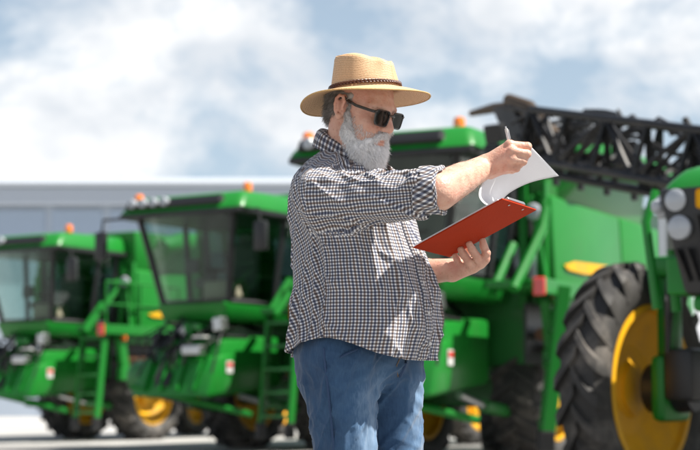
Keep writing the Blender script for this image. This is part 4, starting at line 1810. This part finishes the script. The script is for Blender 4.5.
# ---- jeans
def denim():
    m = bpy.data.materials.new('denim')
    m.use_nodes = True
    nt = m.node_tree
    b = nt.nodes['Principled BSDF']
    at = nt.nodes.new('ShaderNodeAttribute')
    at.attribute_name = 'wear'
    co = nt.nodes.new('ShaderNodeTexCoord')
    mp_ = nt.nodes.new('ShaderNodeMapping')
    mp_.inputs['Scale'].default_value = (1, 1, .18)
    nt.links.new(co.outputs['Object'], mp_.inputs['Vector'])
    nz = nt.nodes.new('ShaderNodeTexNoise')
    nz.inputs['Scale'].default_value = 260
    nz.inputs['Detail'].default_value = 3
    nt.links.new(mp_.outputs['Vector'], nz.inputs['Vector'])
    n2_ = nt.nodes.new('ShaderNodeTexNoise')
    n2_.inputs['Scale'].default_value = 14
    n2_.inputs['Detail'].default_value = 6
    nt.links.new(co.outputs['Object'], n2_.inputs['Vector'])
    ad = nt.nodes.new('ShaderNodeMath')
    ad.operation = 'MULTIPLY_ADD'
    ad.inputs[1].default_value = .28
    nt.links.new(nz.outputs['Fac'], ad.inputs[0])
    ad2 = nt.nodes.new('ShaderNodeMath')
    ad2.operation = 'MULTIPLY_ADD'
    ad2.inputs[1].default_value = .35
    nt.links.new(n2_.outputs['Fac'], ad2.inputs[0])
    nt.links.new(at.outputs['Fac'], ad2.inputs[2])
    nt.links.new(ad2.outputs[0], ad.inputs[2])
    rp = nt.nodes.new('ShaderNodeValToRGB')
    e = rp.color_ramp.elements
    e[0].position = .20
    e[0].color = (.013, .034, .082, 1)
    e[1].position = 1.0
    e[1].color = (.24, .345, .475, 1)
    mid = e.new(.6)
    mid.color = (.050, .108, .200, 1)
    nt.links.new(ad.outputs[0], rp.inputs['Fac'])
    nt.links.new(rp.outputs['Color'], b.inputs['Base Color'])
    b.inputs['Roughness'].default_value = .85
    b.inputs['Specular IOR Level'].default_value = .2
    b.inputs['Sheen Weight'].default_value = .2
    n3 = nt.nodes.new('ShaderNodeTexNoise')
    n3.inputs['Scale'].default_value = 45
    n3.inputs['Detail'].default_value = 6
    nt.links.new(co.outputs['Object'], n3.inputs['Vector'])
    bu = nt.nodes.new('ShaderNodeBump')
    bu.inputs['Strength'].default_value = .3
    bu.inputs['Distance'].default_value = .003
    nt.links.new(n3.outputs['Fac'], bu.inputs['Height'])
    nt.links.new(bu.outputs['Normal'], b.inputs['Normal'])
    return m


DENIM = denim()


def jeans_sdf(X):
    f, l, z = toloc(X)
    pel = ell((f, l, z), (-.012, 0, .96), (.150, .178, .15))
    pel = smin(pel, ell((f, l, z), (-.055, -.075, .90), (.095, .085, .10)), .04)
    pel = smin(pel, ell((f, l, z), (-.055, .075, .90), (.095, .085, .10)), .04)
    d = pel
    legs = None
    for (a, k, n) in LEGS:
        lg = smin(cone(X, a, k, .100, .070), cone(X, k, n, .070, .064), .02)
        legs = lg if legs is None else smin(legs, lg, .012)
    d = smin(d, legs, .05)
    return smax(d, z - 1.03, .01)


def jeans():
    V, Q = net(jeans_sdf, np.array([-.20, 4.36, .04]), np.array([.28, 4.88, 1.06]), .0055)
    V = smooth_mesh(V, Q, 2)
    N = vnormals(V, Q)
    f, l, z = toloc(V.T)
    leg = np.where(l < .01, 0, 1)
    ang = np.arctan2(l + np.where(leg == 0, .09, -.09), f)
    d = vnoise(ang * 2.0 + leg * 9, z * 9 + ang * 1.6, 0 * z) * .0055
    d += np.maximum(1 - np.abs(vnoise(ang * 1.5 + leg * 5, z * 17 - ang * 2.4, 0 * z + 4)) - .55, 0) ** 1.2 * .020
    # whiskers at the crotch
    wz = np.clip(1 - np.abs(z - .84) / .10, 0, 1) * np.clip((f + .02) / .08, 0, 1)
    d += wz * .0025 * np.sin((z * 1.0 + np.abs(l) * .55) * 130)
    d += np.maximum(1 - np.abs(vnoise(ang * 2.2 + leg * 3, z * 34 + ang * 1.2, 0 * z + 14)) - .6, 0) ** 1.2 * .010
    V = smooth_mesh(V + N * d[:, None], Q, 1)
    fc = V[Q].mean(1)
    V, Q, used = compact(V, Q, fc[:, 2] > .075)
    f, l, z = toloc(V.T)
    # wear: faded thigh fronts, darker outseam and inseam
    lc = np.where(l < .012, -.095, .100)
    fcen = np.where(l < .012, -.03, .05)
    a2 = np.arctan2(l - lc, f - fcen)
    wear = .08 + .36 * np.exp(-(a2 / .75) ** 2) * np.clip((.93 - z) / .12, 0, 1)
    wear += .05 * vnoise(f * 20, l * 20, z * 8)
    o = obj_from('jeans', V - PRn, Q, DENIM, man)
    at = o.data.attributes.new('wear', 'FLOAT', 'POINT')
    at.data.foreach_set('value', wear.astype(np.float32))
    # seams: outseam on the near side and the inseam, raised twin-stitched welts
    STM = mat('seam_welt', (.030, .062, .135), .85, bump=.4, bscale=300)
    THR = mat('seam_thread', (.16, .11, .07), .7)

    def on_surf(q, dirv):
        lo, hi = 0.0, .30
        for _ in range(24):
            mid_ = (lo + hi) / 2
            p = q + dirv * mid_
            if float(jeans_sdf([np.array([p[0]]), np.array([p[1]]), np.array([p[2]])])[0]) < 0:
                lo = mid_
            else:
                hi = mid_
        return q + dirv * lo
    for (li, dr) in ((0, -l2 * .96 + f2 * .10), (1, l2)):
        a, k, n = LEGS[li]
        pts = []
        for zz in np.linspace(.93, .12, 46):
            cpt = a + (k - a) * np.clip((a[2] - zz) / (a[2] - k[2]), -.1, 1) if zz > k[2] else k + (n - k) * ((k[2] - zz) / (k[2] - n[2]))
            cpt = np.array([cpt[0], cpt[1], zz])
            p = on_surf(cpt, dr / np.linalg.norm(dr))
            pts.append(Vector(p - PRn + .004 * dr))
        m_ = MB()
        m_.tube(pts, .0032, 6)
        m_.build('outseam', STM, o, smooth=True)
    # fly
    pts, pts2 = [], []
    for zz in np.linspace(.955, .855, 14):
        q = bp(0, .012, zz)
        p = on_surf(q, f2)
        pts.append(Vector(p - PRn + f2 * .005))
        p2 = on_surf(bp(0, -.022 + .03 * max(0, (.885 - zz) / .03), zz), f2)
        pts2.append(Vector(p2 - PRn + f2 * .005))
    m_ = MB()
    m_.tube(pts, .0055, 6)
    m_.build('fly', STM, o, smooth=True)
    m_ = MB()
    m_.tube(pts2, .0015, 5)
    m_.build('stitching', THR, o, smooth=True)
    # slanted front pocket on the near side
    pts = []
    for t in np.linspace(0, 1, 12):
        q = bp(0, -.06 - .07 * t, .965 - .06 * t)
        dv = f2 * (1 - .55 * t) - l2 * .6 * (t + .2)
        p = on_surf(q, dv / np.linalg.norm(dv))
        pts.append(Vector(p - PRn + .003 * dv))
    m_ = MB()
    m_.tube(pts, .0032, 6)
    m_.build('pocket_edge', STM, o, smooth=True)


jeans()
# boots
LEATHER = mat('boot_leather', (.10, .05, .025), .5, var=.2, bump=.3, bscale=60)


def boots():
    for (a, k, n) in LEGS:
        fw = f2

        def sdf(X, n=n):
            h = n + np.array([0, 0, -.02])
            d = cone(X, h + np.array([0, 0, .06]), h - fw * .03 - np.array([0, 0, .02]), .048, .042)
            d = smin(d, cone(X, h - fw * .03 - np.array([0, 0, .022]), h + fw * .15 - np.array([0, 0, .028]), .042, .040), .03)
            return smax(d, .004 - X[2], .004)
        V, Q = net(sdf, n + np.array([-.15, -.2, -.10]), n + np.array([.25, .12, .12]), .007)
        obj_from('boot', V - PRn, Q, LEATHER, man)


boots()


# ---- hair and beard: soft volume with strands on it
def hair_mat(name, lo, hi):
    m = bpy.data.materials.new(name)
    m.use_nodes = True
    nt = m.node_tree
    b = nt.nodes['Principled BSDF']
    at = nt.nodes.new('ShaderNodeAttribute')
    at.attribute_name = 'tone'
    rp = nt.nodes.new('ShaderNodeValToRGB')
    rp.color_ramp.elements[0].color = lo + (1,)
    rp.color_ramp.elements[1].color = hi + (1,)
    nt.links.new(at.outputs['Fac'], rp.inputs['Fac'])
    nt.links.new(rp.outputs['Color'], b.inputs['Base Color'])
    b.inputs['Roughness'].default_value = .6
    b.inputs['Specular IOR Level'].default_value = .3
    return m


BEARDM = hair_mat('grey_white_beard', (.36, .32, .30), (.97, .96, .95))
HAIRM = hair_mat('dark_grey_hair', (.085, .075, .068), (.50, .47, .44))


def set_tone(o, t):
    at = o.data.attributes.new('tone', 'FLOAT', 'POINT')
    at.data.foreach_set('value', np.asarray(t, np.float32))


def beard_tone(P):
    y = tohead(P.T)
    t = .80 + .42 * np.clip((-.045 - y[2]) / .05, -1, 1)                       # chin white, sideburns greyer
    t = t - .30 * np.clip((.035 - y[0]) / .035, 0, 1)
    mou = np.exp(-((y[2] + .050) / .014) ** 2) * np.clip((y[0] - .07) / .02, 0, 1)
    t = t - .25 * mou
    t = t + .12 * vnoise(y[0] * 70, y[1] * 70, y[2] * 40)
    return np.clip(t, 0, 1)


def beard_sdf(X):
    Y = tohead(X)
    d = ell(Y, (.056, 0, -.108), (.046, .047, .040))
    d = smin(d, ell(Y, (.070, 0, -.122), (.030, .034, .024)), .02)
    for s in (-1, 1):
        d = smin(d, cone(Y, (.012, s * .0665, -.012), (.022, s * .060, -.060), .008, .013), .02)
        d = smin(d, cone(Y, (.022, s * .060, -.060), (.052, s * .040, -.098), .014, .020), .025)
        d = smin(d, cone(Y, (.075, s * .034, -.072), (.066, s * .040, -.095), .013, .016), .02)
        d = smin(d, cone(Y, (.099, s * .004, -.0465), (.082, s * .030, -.066), .0085, .0085), .008)
    d = smin(d, ell(Y, (.090, 0, -.088), (.012, .026, .012)), .012)
    # leave the mouth open
    d = smax(d, -ell(Y, (.112, 0, -.0645), (.027, .018, .0070)), .004)
    n = vnoise(Y[0] * 120, Y[1] * 120, Y[2] * 70) * .0028
    return d + n


def strands(name, base, seeds_n, sdf_mesh, dirf, lenf, tonef, m, parent, keep=None, width=.0007, seg=3, lift=.6):
    V, Q = sdf_mesh
    N = vnormals(V, Q)
    fc = V[Q].mean(1)
    fn = N[Q].mean(1)
    fn /= np.linalg.norm(fn, axis=1, keepdims=True)
    ok = np.ones(len(Q), bool) if keep is None else keep(fc)
    cand = np.nonzero(ok)[0]
    pick = rng.choice(cand, seeds_n)
    Vs, Fs, T = [], [], []
    P0 = fc[pick] + rng.normal(0, .0012, (seeds_n, 3))
    n0 = fn[pick]
    ln = lenf(P0) * rng.uniform(.55, 1.15, seeds_n)
    dv = dirf(P0, n0) + rng.normal(0, .20, (seeds_n, 3))
    dv /= np.linalg.norm(dv, axis=1, keepdims=True)
    tn = np.clip(tonef(P0) + rng.normal(0, .13, seeds_n), 0, 1)
    side = np.cross(dv, rng.normal(0, 1, (seeds_n, 3)))
    side /= np.linalg.norm(side, axis=1, keepdims=True)
    bend = rng.normal(0, .22, (seeds_n, 3))
    pts = []
    for j in range(seg + 1):
        t = j / seg
        c = P0 + n0 * (ln * lift * t * (1 - .45 * t))[:, None] + (dv + bend * t) * (ln * t)[:, None]
        w = width * (1 - t * .75)
        pts.append(c - side * w)
        pts.append(c + side * w)
    A = np.stack(pts, 1)                      # n, 2(seg+1), 3
    k = 2 * (seg + 1)
    V_ = A.reshape(-1, 3)
    off = np.arange(seeds_n)[:, None] * k
    for j in range(seg):
        Fs.append(np.stack([off[:, 0] + 2 * j, off[:, 0] + 2 * j + 1, off[:, 0] + 2 * j + 3, off[:, 0] + 2 * j + 2], 1))
    F_ = np.concatenate(Fs)
    tone = np.repeat(tn, k)
    if base:
        V_ = np.concatenate([V_, V])
        F_ = np.concatenate([F_, Q + seeds_n * k])
        tone = np.concatenate([tone, np.clip(tonef(V) - .02, 0, 1)])
    o = obj_from(name, V_ - PRn, F_, m, parent)
    set_tone(o, tone)
    return o


def beard():
    msh = net(beard_sdf, HO + np.array([-.10, -.14, -.20]), HO + np.array([.17, .10, .06]), .003)

    def dirf(P, n):
        y = tohead(P.T)
        out = np.tile(-up3 * .9 + hf * .15, (len(P), 1)) + n * .35
        mo = (np.abs(y[1]) < .04) & (y[0] > .078) & (y[2] > -.062)
        out[mo] = (-hu * .8)[None] + n[mo] * .25 + np.sign(y[1][mo])[:, None] * hl[None] * .5
        return out

    def lenf(P):
        y = tohead(P.T)
        L = .008 + .005 * np.clip((-.07 - y[2]) / .06, 0, 1)
        L = np.where((y[0] > .078) & (y[2] > -.062), .0045, L)
        return L

    def keep(P):
        return head_sdf(P.T) > -.004
    strands('beard', True, 15000, msh, dirf, lenf, beard_tone, BEARDM, man, keep=keep, width=.00055)


beard()


def stubble():
    def keep(P):
        y = tohead(P.T)
        lim = np.interp(y[0], [-.01, .02, .05, .08, .12], [.012, -.006, -.030, -.040, -.038]) + .010 * vnoise(P[:, 0] * 60, P[:, 1] * 60, P[:, 2] * 60)
        lip = (np.abs(y[1]) < .024) & (y[2] > -.076) & (y[2] < -.056) & (y[0] > .078)
        return (y[2] < lim) & (y[2] > -.17) & (y[0] > .006) & ~lip
    strands('beard', False, 6500, HEADMESH, lambda P, n: np.tile(-up3 * .8, (len(P), 1)) + n * .5, lambda P: np.full(len(P), .007), lambda P: beard_tone(P) - .12, BEARDM, man, keep=keep, width=.00045)


stubble()


def hair_sdf(X):
    Y = tohead(X)
    d = ell(Y, (-.022, 0, .040), (.096, .0815, .092))
    d = smin(d, ell(Y, (-.072, 0, -.028), (.030, .055, .034)), .03)
    d = smax(d, (Y[0] - .004) - np.clip(Y[2] - .022, 0, .03) * 1.1, .01)         # behind the hairline
    ear = np.minimum(ell(Y, (-.006, -.085, .000), (.024, .03, .036)), ell(Y, (-.006, .085, .000), (.024, .03, .036)))
    d = smax(d, -ear, .006)
    d = smax(d, Y[2] - .046, .01)
    for s in (-1, 1):
        d = smin(d, cone(Y, (.012, s * .0685, .035), (.013, s * .0665, .000), .0075, .0060), .012)
    return d + vnoise(Y[0] * 110, Y[1] * 110, Y[2] * 60) * .002


def hair():
    msh = net(hair_sdf, HO + np.array([-.16, -.14, -.10]), HO + np.array([.12, .14, .14]), .0032)

    def tone(P):
        y = tohead(P.T)
        return np.clip(.30 + .35 * np.clip((y[0] + .005) / .02, 0, 1) + .2 * vnoise(y[0] * 60, y[1] * 60, y[2] * 30), 0, 1)
    strands('hair', True, 7000, msh, lambda P, n: np.tile(-hu * .9 - hf * .35, (len(P), 1)) + n * .15,
            lambda P: np.full(len(P), .012), tone, HAIRM, man, keep=lambda P: (head_sdf(P.T) > -.004) & (tohead(P.T)[2] < .032), width=.00055, lift=.25)


hair()

AH = arm_hair()
for (sdf_, a_, b_, lo_, hi_) in ((right_hand_sdf, ElR, WrR, (.14, 4.18, 1.265), (.40, 4.53, 1.52)), (left_hand_sdf, ElL, WrL, (.04, 4.50, 1.09), (.30, 4.87, 1.28))):
    dd_ = (b_ - a_) / np.linalg.norm(b_ - a_)
    strands('arm_hair', False, 1300, net(sdf_, np.array(lo_), np.array(hi_), .005), lambda P, n: np.tile(dd_ * .8 - up3 * .35, (len(P), 1)) + n * .2, lambda P: np.full(len(P), .010), lambda P: np.full(len(P), .5), AH, man,
            keep=lambda P: ((P - a_) @ dd_ > .03) & ((P - a_) @ dd_ < .20), width=.00022, lift=.2)


# ---- straw hat
def straw():
    m = bpy.data.materials.new('woven_straw')
    m.use_nodes = True
    nt = m.node_tree
    b = nt.nodes['Principled BSDF']
    uv = nt.nodes.new('ShaderNodeUVMap')
    uv.uv_map = 'uv'
    w = nt.nodes.new('ShaderNodeTexWave')
    w.wave_type = 'BANDS'
    w.bands_direction = 'Y'
    w.inputs['Scale'].default_value = 62
    w.inputs['Distortion'].default_value = 1.2
    w.inputs['Detail'].default_value = 2
    w.inputs['Detail Scale'].default_value = 2
    nt.links.new(uv.outputs['UV'], w.inputs['Vector'])
    mp_ = nt.nodes.new('ShaderNodeMapping')
    mp_.inputs['Scale'].default_value = (130, 520, 1)
    nt.links.new(uv.outputs['UV'], mp_.inputs['Vector'])
    nz = nt.nodes.new('ShaderNodeTexNoise')
    nz.inputs['Scale'].default_value = 1
    nz.inputs['Detail'].default_value = 3
    nt.links.new(mp_.outputs['Vector'], nz.inputs['Vector'])
    ad = nt.nodes.new('ShaderNodeMath')
    ad.operation = 'MULTIPLY_ADD'
    ad.inputs[1].default_value = .35
    nt.links.new(w.outputs['Fac'], ad.inputs[0])
    nt.links.new(nz.outputs['Fac'], ad.inputs[2])
    rp = nt.nodes.new('ShaderNodeValToRGB')
    rp.color_ramp.elements[0].position = .25
    rp.color_ramp.elements[0].color = (.38, .205, .090, 1)
    rp.color_ramp.elements[1].position = .85
    rp.color_ramp.elements[1].color = (.71, .455, .255, 1)
    nt.links.new(ad.outputs[0], rp.inputs['Fac'])
    nt.links.new(rp.outputs['Color'], b.inputs['Base Color'])
    b.inputs['Roughness'].default_value = .6
    bu = nt.nodes.new('ShaderNodeBump')
    bu.inputs['Strength'].default_value = .55
    bu.inputs['Distance'].default_value = .002
    nt.links.new(ad.outputs[0], bu.inputs['Height'])
    nt.links.new(bu.outputs['Normal'], b.inputs['Normal'])
    return m


STRAW = straw()
hatC = np.array([.042, 4.555, 1.652])         # centre of the crown base
HPIT = R(-1.0)
HROLL = R(1.5)
qf = hf0 * math.cos(HPIT) - up3 * math.sin(HPIT)
qu0 = hf0 * math.sin(HPIT) + up3 * math.cos(HPIT)
ql = hl * math.cos(HROLL) + qu0 * math.sin(HROLL)
qu = qu0 * math.cos(HROLL) - hl * math.sin(HROLL)


def hatp(x, y, z):
    return hatC + x * qf + y * ql + z * qu


def hat():
    n = 96
    rows, uvs = [], []
    # profile along the meridian: crown top centre -> crown edge -> base -> brim edge
    K = []
    for r in np.linspace(.0, .86, 9):
        K.append(('top', r))
    for t in np.linspace(0, 1, 14)[1:]:
        K.append(('wall', t))
    for t in np.linspace(0, 1, 16)[1:]:
        K.append(('brim', t))
    for i in range(n + 1):
        th = 2 * math.pi * i / n
        ct, st = math.cos(th), math.sin(th)
        row, ur = [], []
        s = 0
        prev = None
        for (kind, t) in K:
            ca, cb = .103, .084               # crown base radii (front-back, side)
            ta, tb = .090, .068               # crown top radii
            if kind == 'top':
                x, y = ta * t * ct, tb * t * st
                z = .106 - .014 * t ** 3 - .010 * (t * ct + .3)
                z += .010 * (1 - t) * 0
            elif kind == 'wall':
                # rounded shoulder then nearly straight wall
                k = min(1, t * 1.0)
                sh = 1 - (1 - min(1, k / .16)) ** 2 if k < .16 else 1
                fr = .86 + .14 * sh
                xa = (ta * fr) if k < .16 else ta + (ca - ta) * (k - .16) / .84
                yb = (tb * fr) if k < .16 else tb + (cb - tb) * (k - .16) / .84
                x, y = xa * ct, yb * st
                z = .106 - .014 * .86 ** 3 - .010 * (.86 * ct + .3) - .012 * (1 - math.sqrt(max(0, 1 - (k / .16) ** 2))) if k < .16 else ((.106 - .014 * .86 ** 3 - .010 * (.86 * ct + .3) - .012) * (1 - (k - .16) / .84))
            else:
                bra, brb = .186, .172
                x = (ca + (bra - ca) * t) * ct
                y = (cb + (brb - cb) * t) * st
                z = -.003 - .010 * t
                z += -.016 * t ** 1.6 * max(0, ct) ** 2          # front snaps down
                z += -.034 * t ** 1.6 * max(0, -ct) ** 2         # back droops
                z += -.010 * t ** 1.5 * st * st                  # sides dip a little
                z += .0025 * t * math.sin(3 * th + .6)
            if kind in ('top', 'wall') and z > .02:
                kz = (z - .02) / .085
                # lengthwise crease on the top and pinches at the front sides
                if kind == 'top' or t < .2:
                    z -= .026 * math.exp(-(y / .022) ** 2) * (1 if x < .04 else 1 - (x - .04) / .11)
                for sy in (-1, 1):
                    dd = ((x - .066) / .030) ** 2 + ((y - sy * .045) / .026) ** 2
                    pin = math.exp(-dd) * kz
                    y -= sy * .015 * pin
                    z -= .012 * pin
                z += .006 * max(0, -ct) * kz * 0 - .004 * max(0, ct) * kz
            p = hatp(x, y, z)
            if prev is not None:
                s += float(np.linalg.norm(p - prev))
            prev = p
            row.append(p)
            ur.append((th * .12, s))
        rows.append(row)
        uvs.append(ur)
    o = strip_mesh('straw_hat', rows, uvs, STRAW, man, .003)
    # thicker rolled brim edge
    m = MB()
    m.tube([Vector(rows[i][-1] - PRn) for i in range(n + 1)], .0026, 6, cap=False)
    m.build('brim_edge', mat('brim_binding', (.52, .31, .12), .65, bump=.4, bscale=300), o, smooth=True)
    # braided leather band: three plaited cords
    LEA = mat('braided_leather', (.085, .030, .018), .45, var=.3, vscale=60)
    N_ = 360
    for c in range(3):
        pts = []
        for i in range(N_ + 1):
            th = 2 * math.pi * i / N_
            ph = 40 * th / 2 + c * 2 * math.pi / 3
            ww = .0038 * math.sin(ph)
            dd = .0020 * math.sin(2 * ph)
            ra, rb = .1035 + .004 + dd, .0845 + .004 + dd
            zc = .010 + ww
            kz = zc * .14
            pts.append(Vector(hatp((ra - kz) * math.cos(th), (rb - kz) * math.sin(th), zc) - PRn))
        m = MB()
        m.tube(pts, .0022, 6, cap=False)
        m.build('hat_band', LEA, o, smooth=True)


hat()


# ---- sunglasses
def sunglasses():
    FR = mat('black_acetate', (.010, .009, .009), .22, coat=.6, var=.1)
    LENS = mat('dark_green_lens', (.003, .006, .006), .04, var=.05, spec=.22)
    root = bpy.data.objects.new('sunglasses', None)
    root.empty_display_size = .05
    link(root, man)

    def G(x, y, z):
        return Vector(hp(x, y, z) - PRn)

    def lens_outline(s, grow=0.0, n=40):
        pts = []
        for i in range(n):
            t = 2 * math.pi * i / n
            c, sn = math.cos(t), math.sin(t)
            e = .42
            yy = math.copysign(abs(c) ** e, c)
            zz = math.copysign(abs(sn) ** e, sn)
            wy = .0255 + grow
            wz = .0215 + grow
            y = .0345 + yy * wy * (1 + .10 * zz)
            z = .0005 + zz * wz - .0025 * yy * (1 if zz > 0 else 0) * 0
            x = .1085 - .008 * (y / .06) ** 2 - .05 * (z - .02) * 0
            pts.append(G(x, s * y, z))
        return pts
    for s in (-1, 1):
        inn = lens_outline(s)
        m = MB()
        m.tube(inn + [inn[0]], .0020, 8, cap=False)
        m.build('lens_rim', FR, root, smooth=True)
        c = sum(inn, Vector()) / len(inn)
        vs = [c + Vector(hf * .0012)] + inn
        n = len(inn)
        obj_from('lens', vs, [(0, 1 + i, 1 + (i + 1) % n) for i in range(n)], LENS, root)
        # temple
        m = MB()
        m.box((0, 0, 0), (.001, .001, .001))
        m = MB()
        pts = [G(.0985, s * .0645, .014), G(.092, s * .0725, .014), G(.040, s * .0785, .016), G(.004, s * .0795, .0240), G(-.012, s * .0785, .030), G(-.030, s * .0775, .012)]
        for dz in (-.0022, 0, .0022):
            m.tube([p + Vector(hu * dz) for p in pts], .0021, 6)
        m.build('temple', FR, root, smooth=True)
        m = MB()
        m.tube([G(.101, s * .056, .017), G(.0985, s * .0645, .0145)], .0034, 8)
        m.build('hinge', FR, root, smooth=True)
    m = MB()
    m.tube([G(.108, -.012, .010), G(.112, 0, .0125), G(.108, .012, .010)], .0032, 8)
    m.build('bridge', FR, root, smooth=True)


sunglasses()


# ------------------------------------------------------------------ clipboard, sheet, pen
def board_pt(u, v, h=0.0):
    """u along A->B, v along A->D, h above the top face"""
    return cA + (cB - cA) * u + (cC - cB) * v + en * h


def clipboard():
    RED = mat('red_brown_board', (.36, .030, .006), .75, spec=.12, var=.08, vscale=30, bump=.15, bscale=200)
    PAPER = bpy.data.materials.new('white_paper')
    PAPER.use_nodes = True
    nt = PAPER.node_tree
    b = nt.nodes['Principled BSDF']
    nz = nt.nodes.new('ShaderNodeTexNoise')
    nz.inputs['Scale'].default_value = 40
    rp = nt.nodes.new('ShaderNodeValToRGB')
    rp.color_ramp.elements[0].color = (.80, .80, .82, 1)
    rp.color_ramp.elements[1].color = (.86, .86, .87, 1)
    nt.links.new(nz.outputs['Fac'], rp.inputs['Fac'])
    nt.links.new(rp.outputs['Color'], b.inputs['Base Color'])
    b.inputs['Roughness'].default_value = .8
    tl = nt.nodes.new('ShaderNodeBsdfTranslucent')
    tl.inputs['Color'].default_value = (.8, .8, .82, 1)
    ms = nt.nodes.new('ShaderNodeMixShader')
    ms.inputs[0].default_value = .35
    out = nt.nodes['Material Output']
    nt.links.new(b.outputs[0], ms.inputs[1])
    nt.links.new(tl.outputs[0], ms.inputs[2])
    nt.links.new(ms.outputs[0], out.inputs['Surface'])

    root = empty('clipboard', tuple(cA))
    tag(root, 'red clipboard held flat in the man\'s left hand with white sheets on it', 'clipboard')
    o = np.array(cA)

    def L(p):
        return Vector(p - o)
    m = MB()
    m.hexa([L(board_pt(0, 0, -.004)), L(board_pt(1, 0, -.004)), L(board_pt(1, 1, -.004)), L(board_pt(0, 1, -.004)), L(board_pt(0, 0, 0)), L(board_pt(1, 0, 0)), L(board_pt(1, 1, 0)), L(board_pt(0, 1, 0))], .001)
    m.build('board', RED, root)
    m = MB()
    m.hexa([L(board_pt(.02, .012, .001)), L(board_pt(.95, .012, .001)), L(board_pt(.95, .97, .001)), L(board_pt(.02, .97, .001)), L(board_pt(.02, .012, .0045)), L(board_pt(.95, .012, .0045)), L(board_pt(.95, .97, .0045)), L(board_pt(.02, .97, .0045))])
    m.build('paper_stack', PAPER, root)
    m = MB()
    m.hexa([L(board_pt(.91, .25, .006)), L(board_pt(.99, .25, .006)), L(board_pt(.99, .75, .006)), L(board_pt(.91, .75, .006)), L(board_pt(.92, .25, .014)), L(board_pt(.985, .25, .016)), L(board_pt(.985, .75, .016)), L(board_pt(.92, .75, .014))], .002)
    m.build('clip', CHROME, root)
    m = MB()
    for v in (.12, .5, .88):
        m.lathe([(.004, -.0065), (.0045, -.0055), (.004, -.004)], 'z', (0, 0, 0), 10) if False else None
    # the sheet being lifted: clamped at the clip, bulging back, its free end in the right hand
    n0, n1 = 34, 14

    def curve(P, t):
        # Catmull-Rom through control points
        P = np.array(P)
        m_ = len(P) - 1
        x = min(t * m_, m_ - 1e-6)
        i = int(x)
        u = x - i
        p0 = P[max(i - 1, 0)]
        p1, p2 = P[i], P[i + 1]
        p3 = P[min(i + 2, m_)]
        return .5 * (2 * p1 + (p2 - p0) * u + (2 * p0 - 5 * p1 + 4 * p2 - p3) * u * u + (3 * p1 - p0 - 3 * p2 + p3) * u ** 3)
    Nn = [board_pt(.93, .03, .006), np.array([0.3659, 4.3850, 1.3100]), np.array([0.3459, 4.4000, 1.3361]), np.array([0.3617, 4.4250, 1.3799]), np.array([0.4224, 4.4620, 1.4397]), np.array([0.4928, 4.4780, 1.4848])]
    Fn = [board_pt(.93, .97, .006), np.array([0.4406, 4.5500, 1.3209]), np.array([0.4250, 4.5600, 1.3416]), np.array([0.4490, 4.5750, 1.3686]), np.array([0.5078, 4.6000, 1.3986]), np.array([0.5892, 4.6200, 1.4197])]
    V, Fs = [], []
    for i in range(n0 + 1):
        a, b_ = curve(Nn, i / n0), curve(Fn, i / n0)
        for j in range(n1 + 1):
            t = j / n1
            V.append(L(a + (b_ - a) * t))
    for i in range(n0):
        for j in range(n1):
            q = i * (n1 + 1) + j
            Fs.append((q, q + 1, q + n1 + 2, q + n1 + 1))
    ob = obj_from('lifted_sheet', V, Fs, PAPER, root)
    md = ob.modifiers.new('thickness', 'SOLIDIFY')
    md.thickness = .0003
    # rivets of the clip on the underside
    for v in (.3, .7):
        m = MB()
        c = board_pt(.955, v, -.0045)
        m.tube([L(c), L(c - en * .0012)], .0035, 10)
        m.build('rivet', CHROME, root)


clipboard()


def pen():
    a, b = np.array([0.4243, 4.4550, 1.5337]), np.array([0.4437, 4.4700, 1.4491])
    root = empty('pen', tuple(b))
    tag(root, 'slim silver pen in the man\'s raised right hand', 'pen')
    d = Vector(a - b)
    SIL = mat('brushed_silver', (.62, .62, .64), .28, metal=.6, var=.08)
    m = MB()
    m.tube([Vector((0, 0, 0)), d * .12, d * .80], [.0016, .0042, .0042], 12)
    m.build('barrel', SIL, root, smooth=True)
    m = MB()
    m.tube([d * .80, d * .93], [.0046, .0042], 12)
    m.build('cap', WHITE, root, smooth=True)
    m = MB()
    m.tube([d * .93, d * 1.0], [.0022, .0020], 8)
    m.build('push_button', SIL, root, smooth=True)
    m = MB()
    m.tube([d * .9 + Vector((.0055, -.002, 0)), d * .6 + Vector((.0055, -.002, 0))], .0011, 6)
    m.build('pocket_clip', SIL, root)


pen()
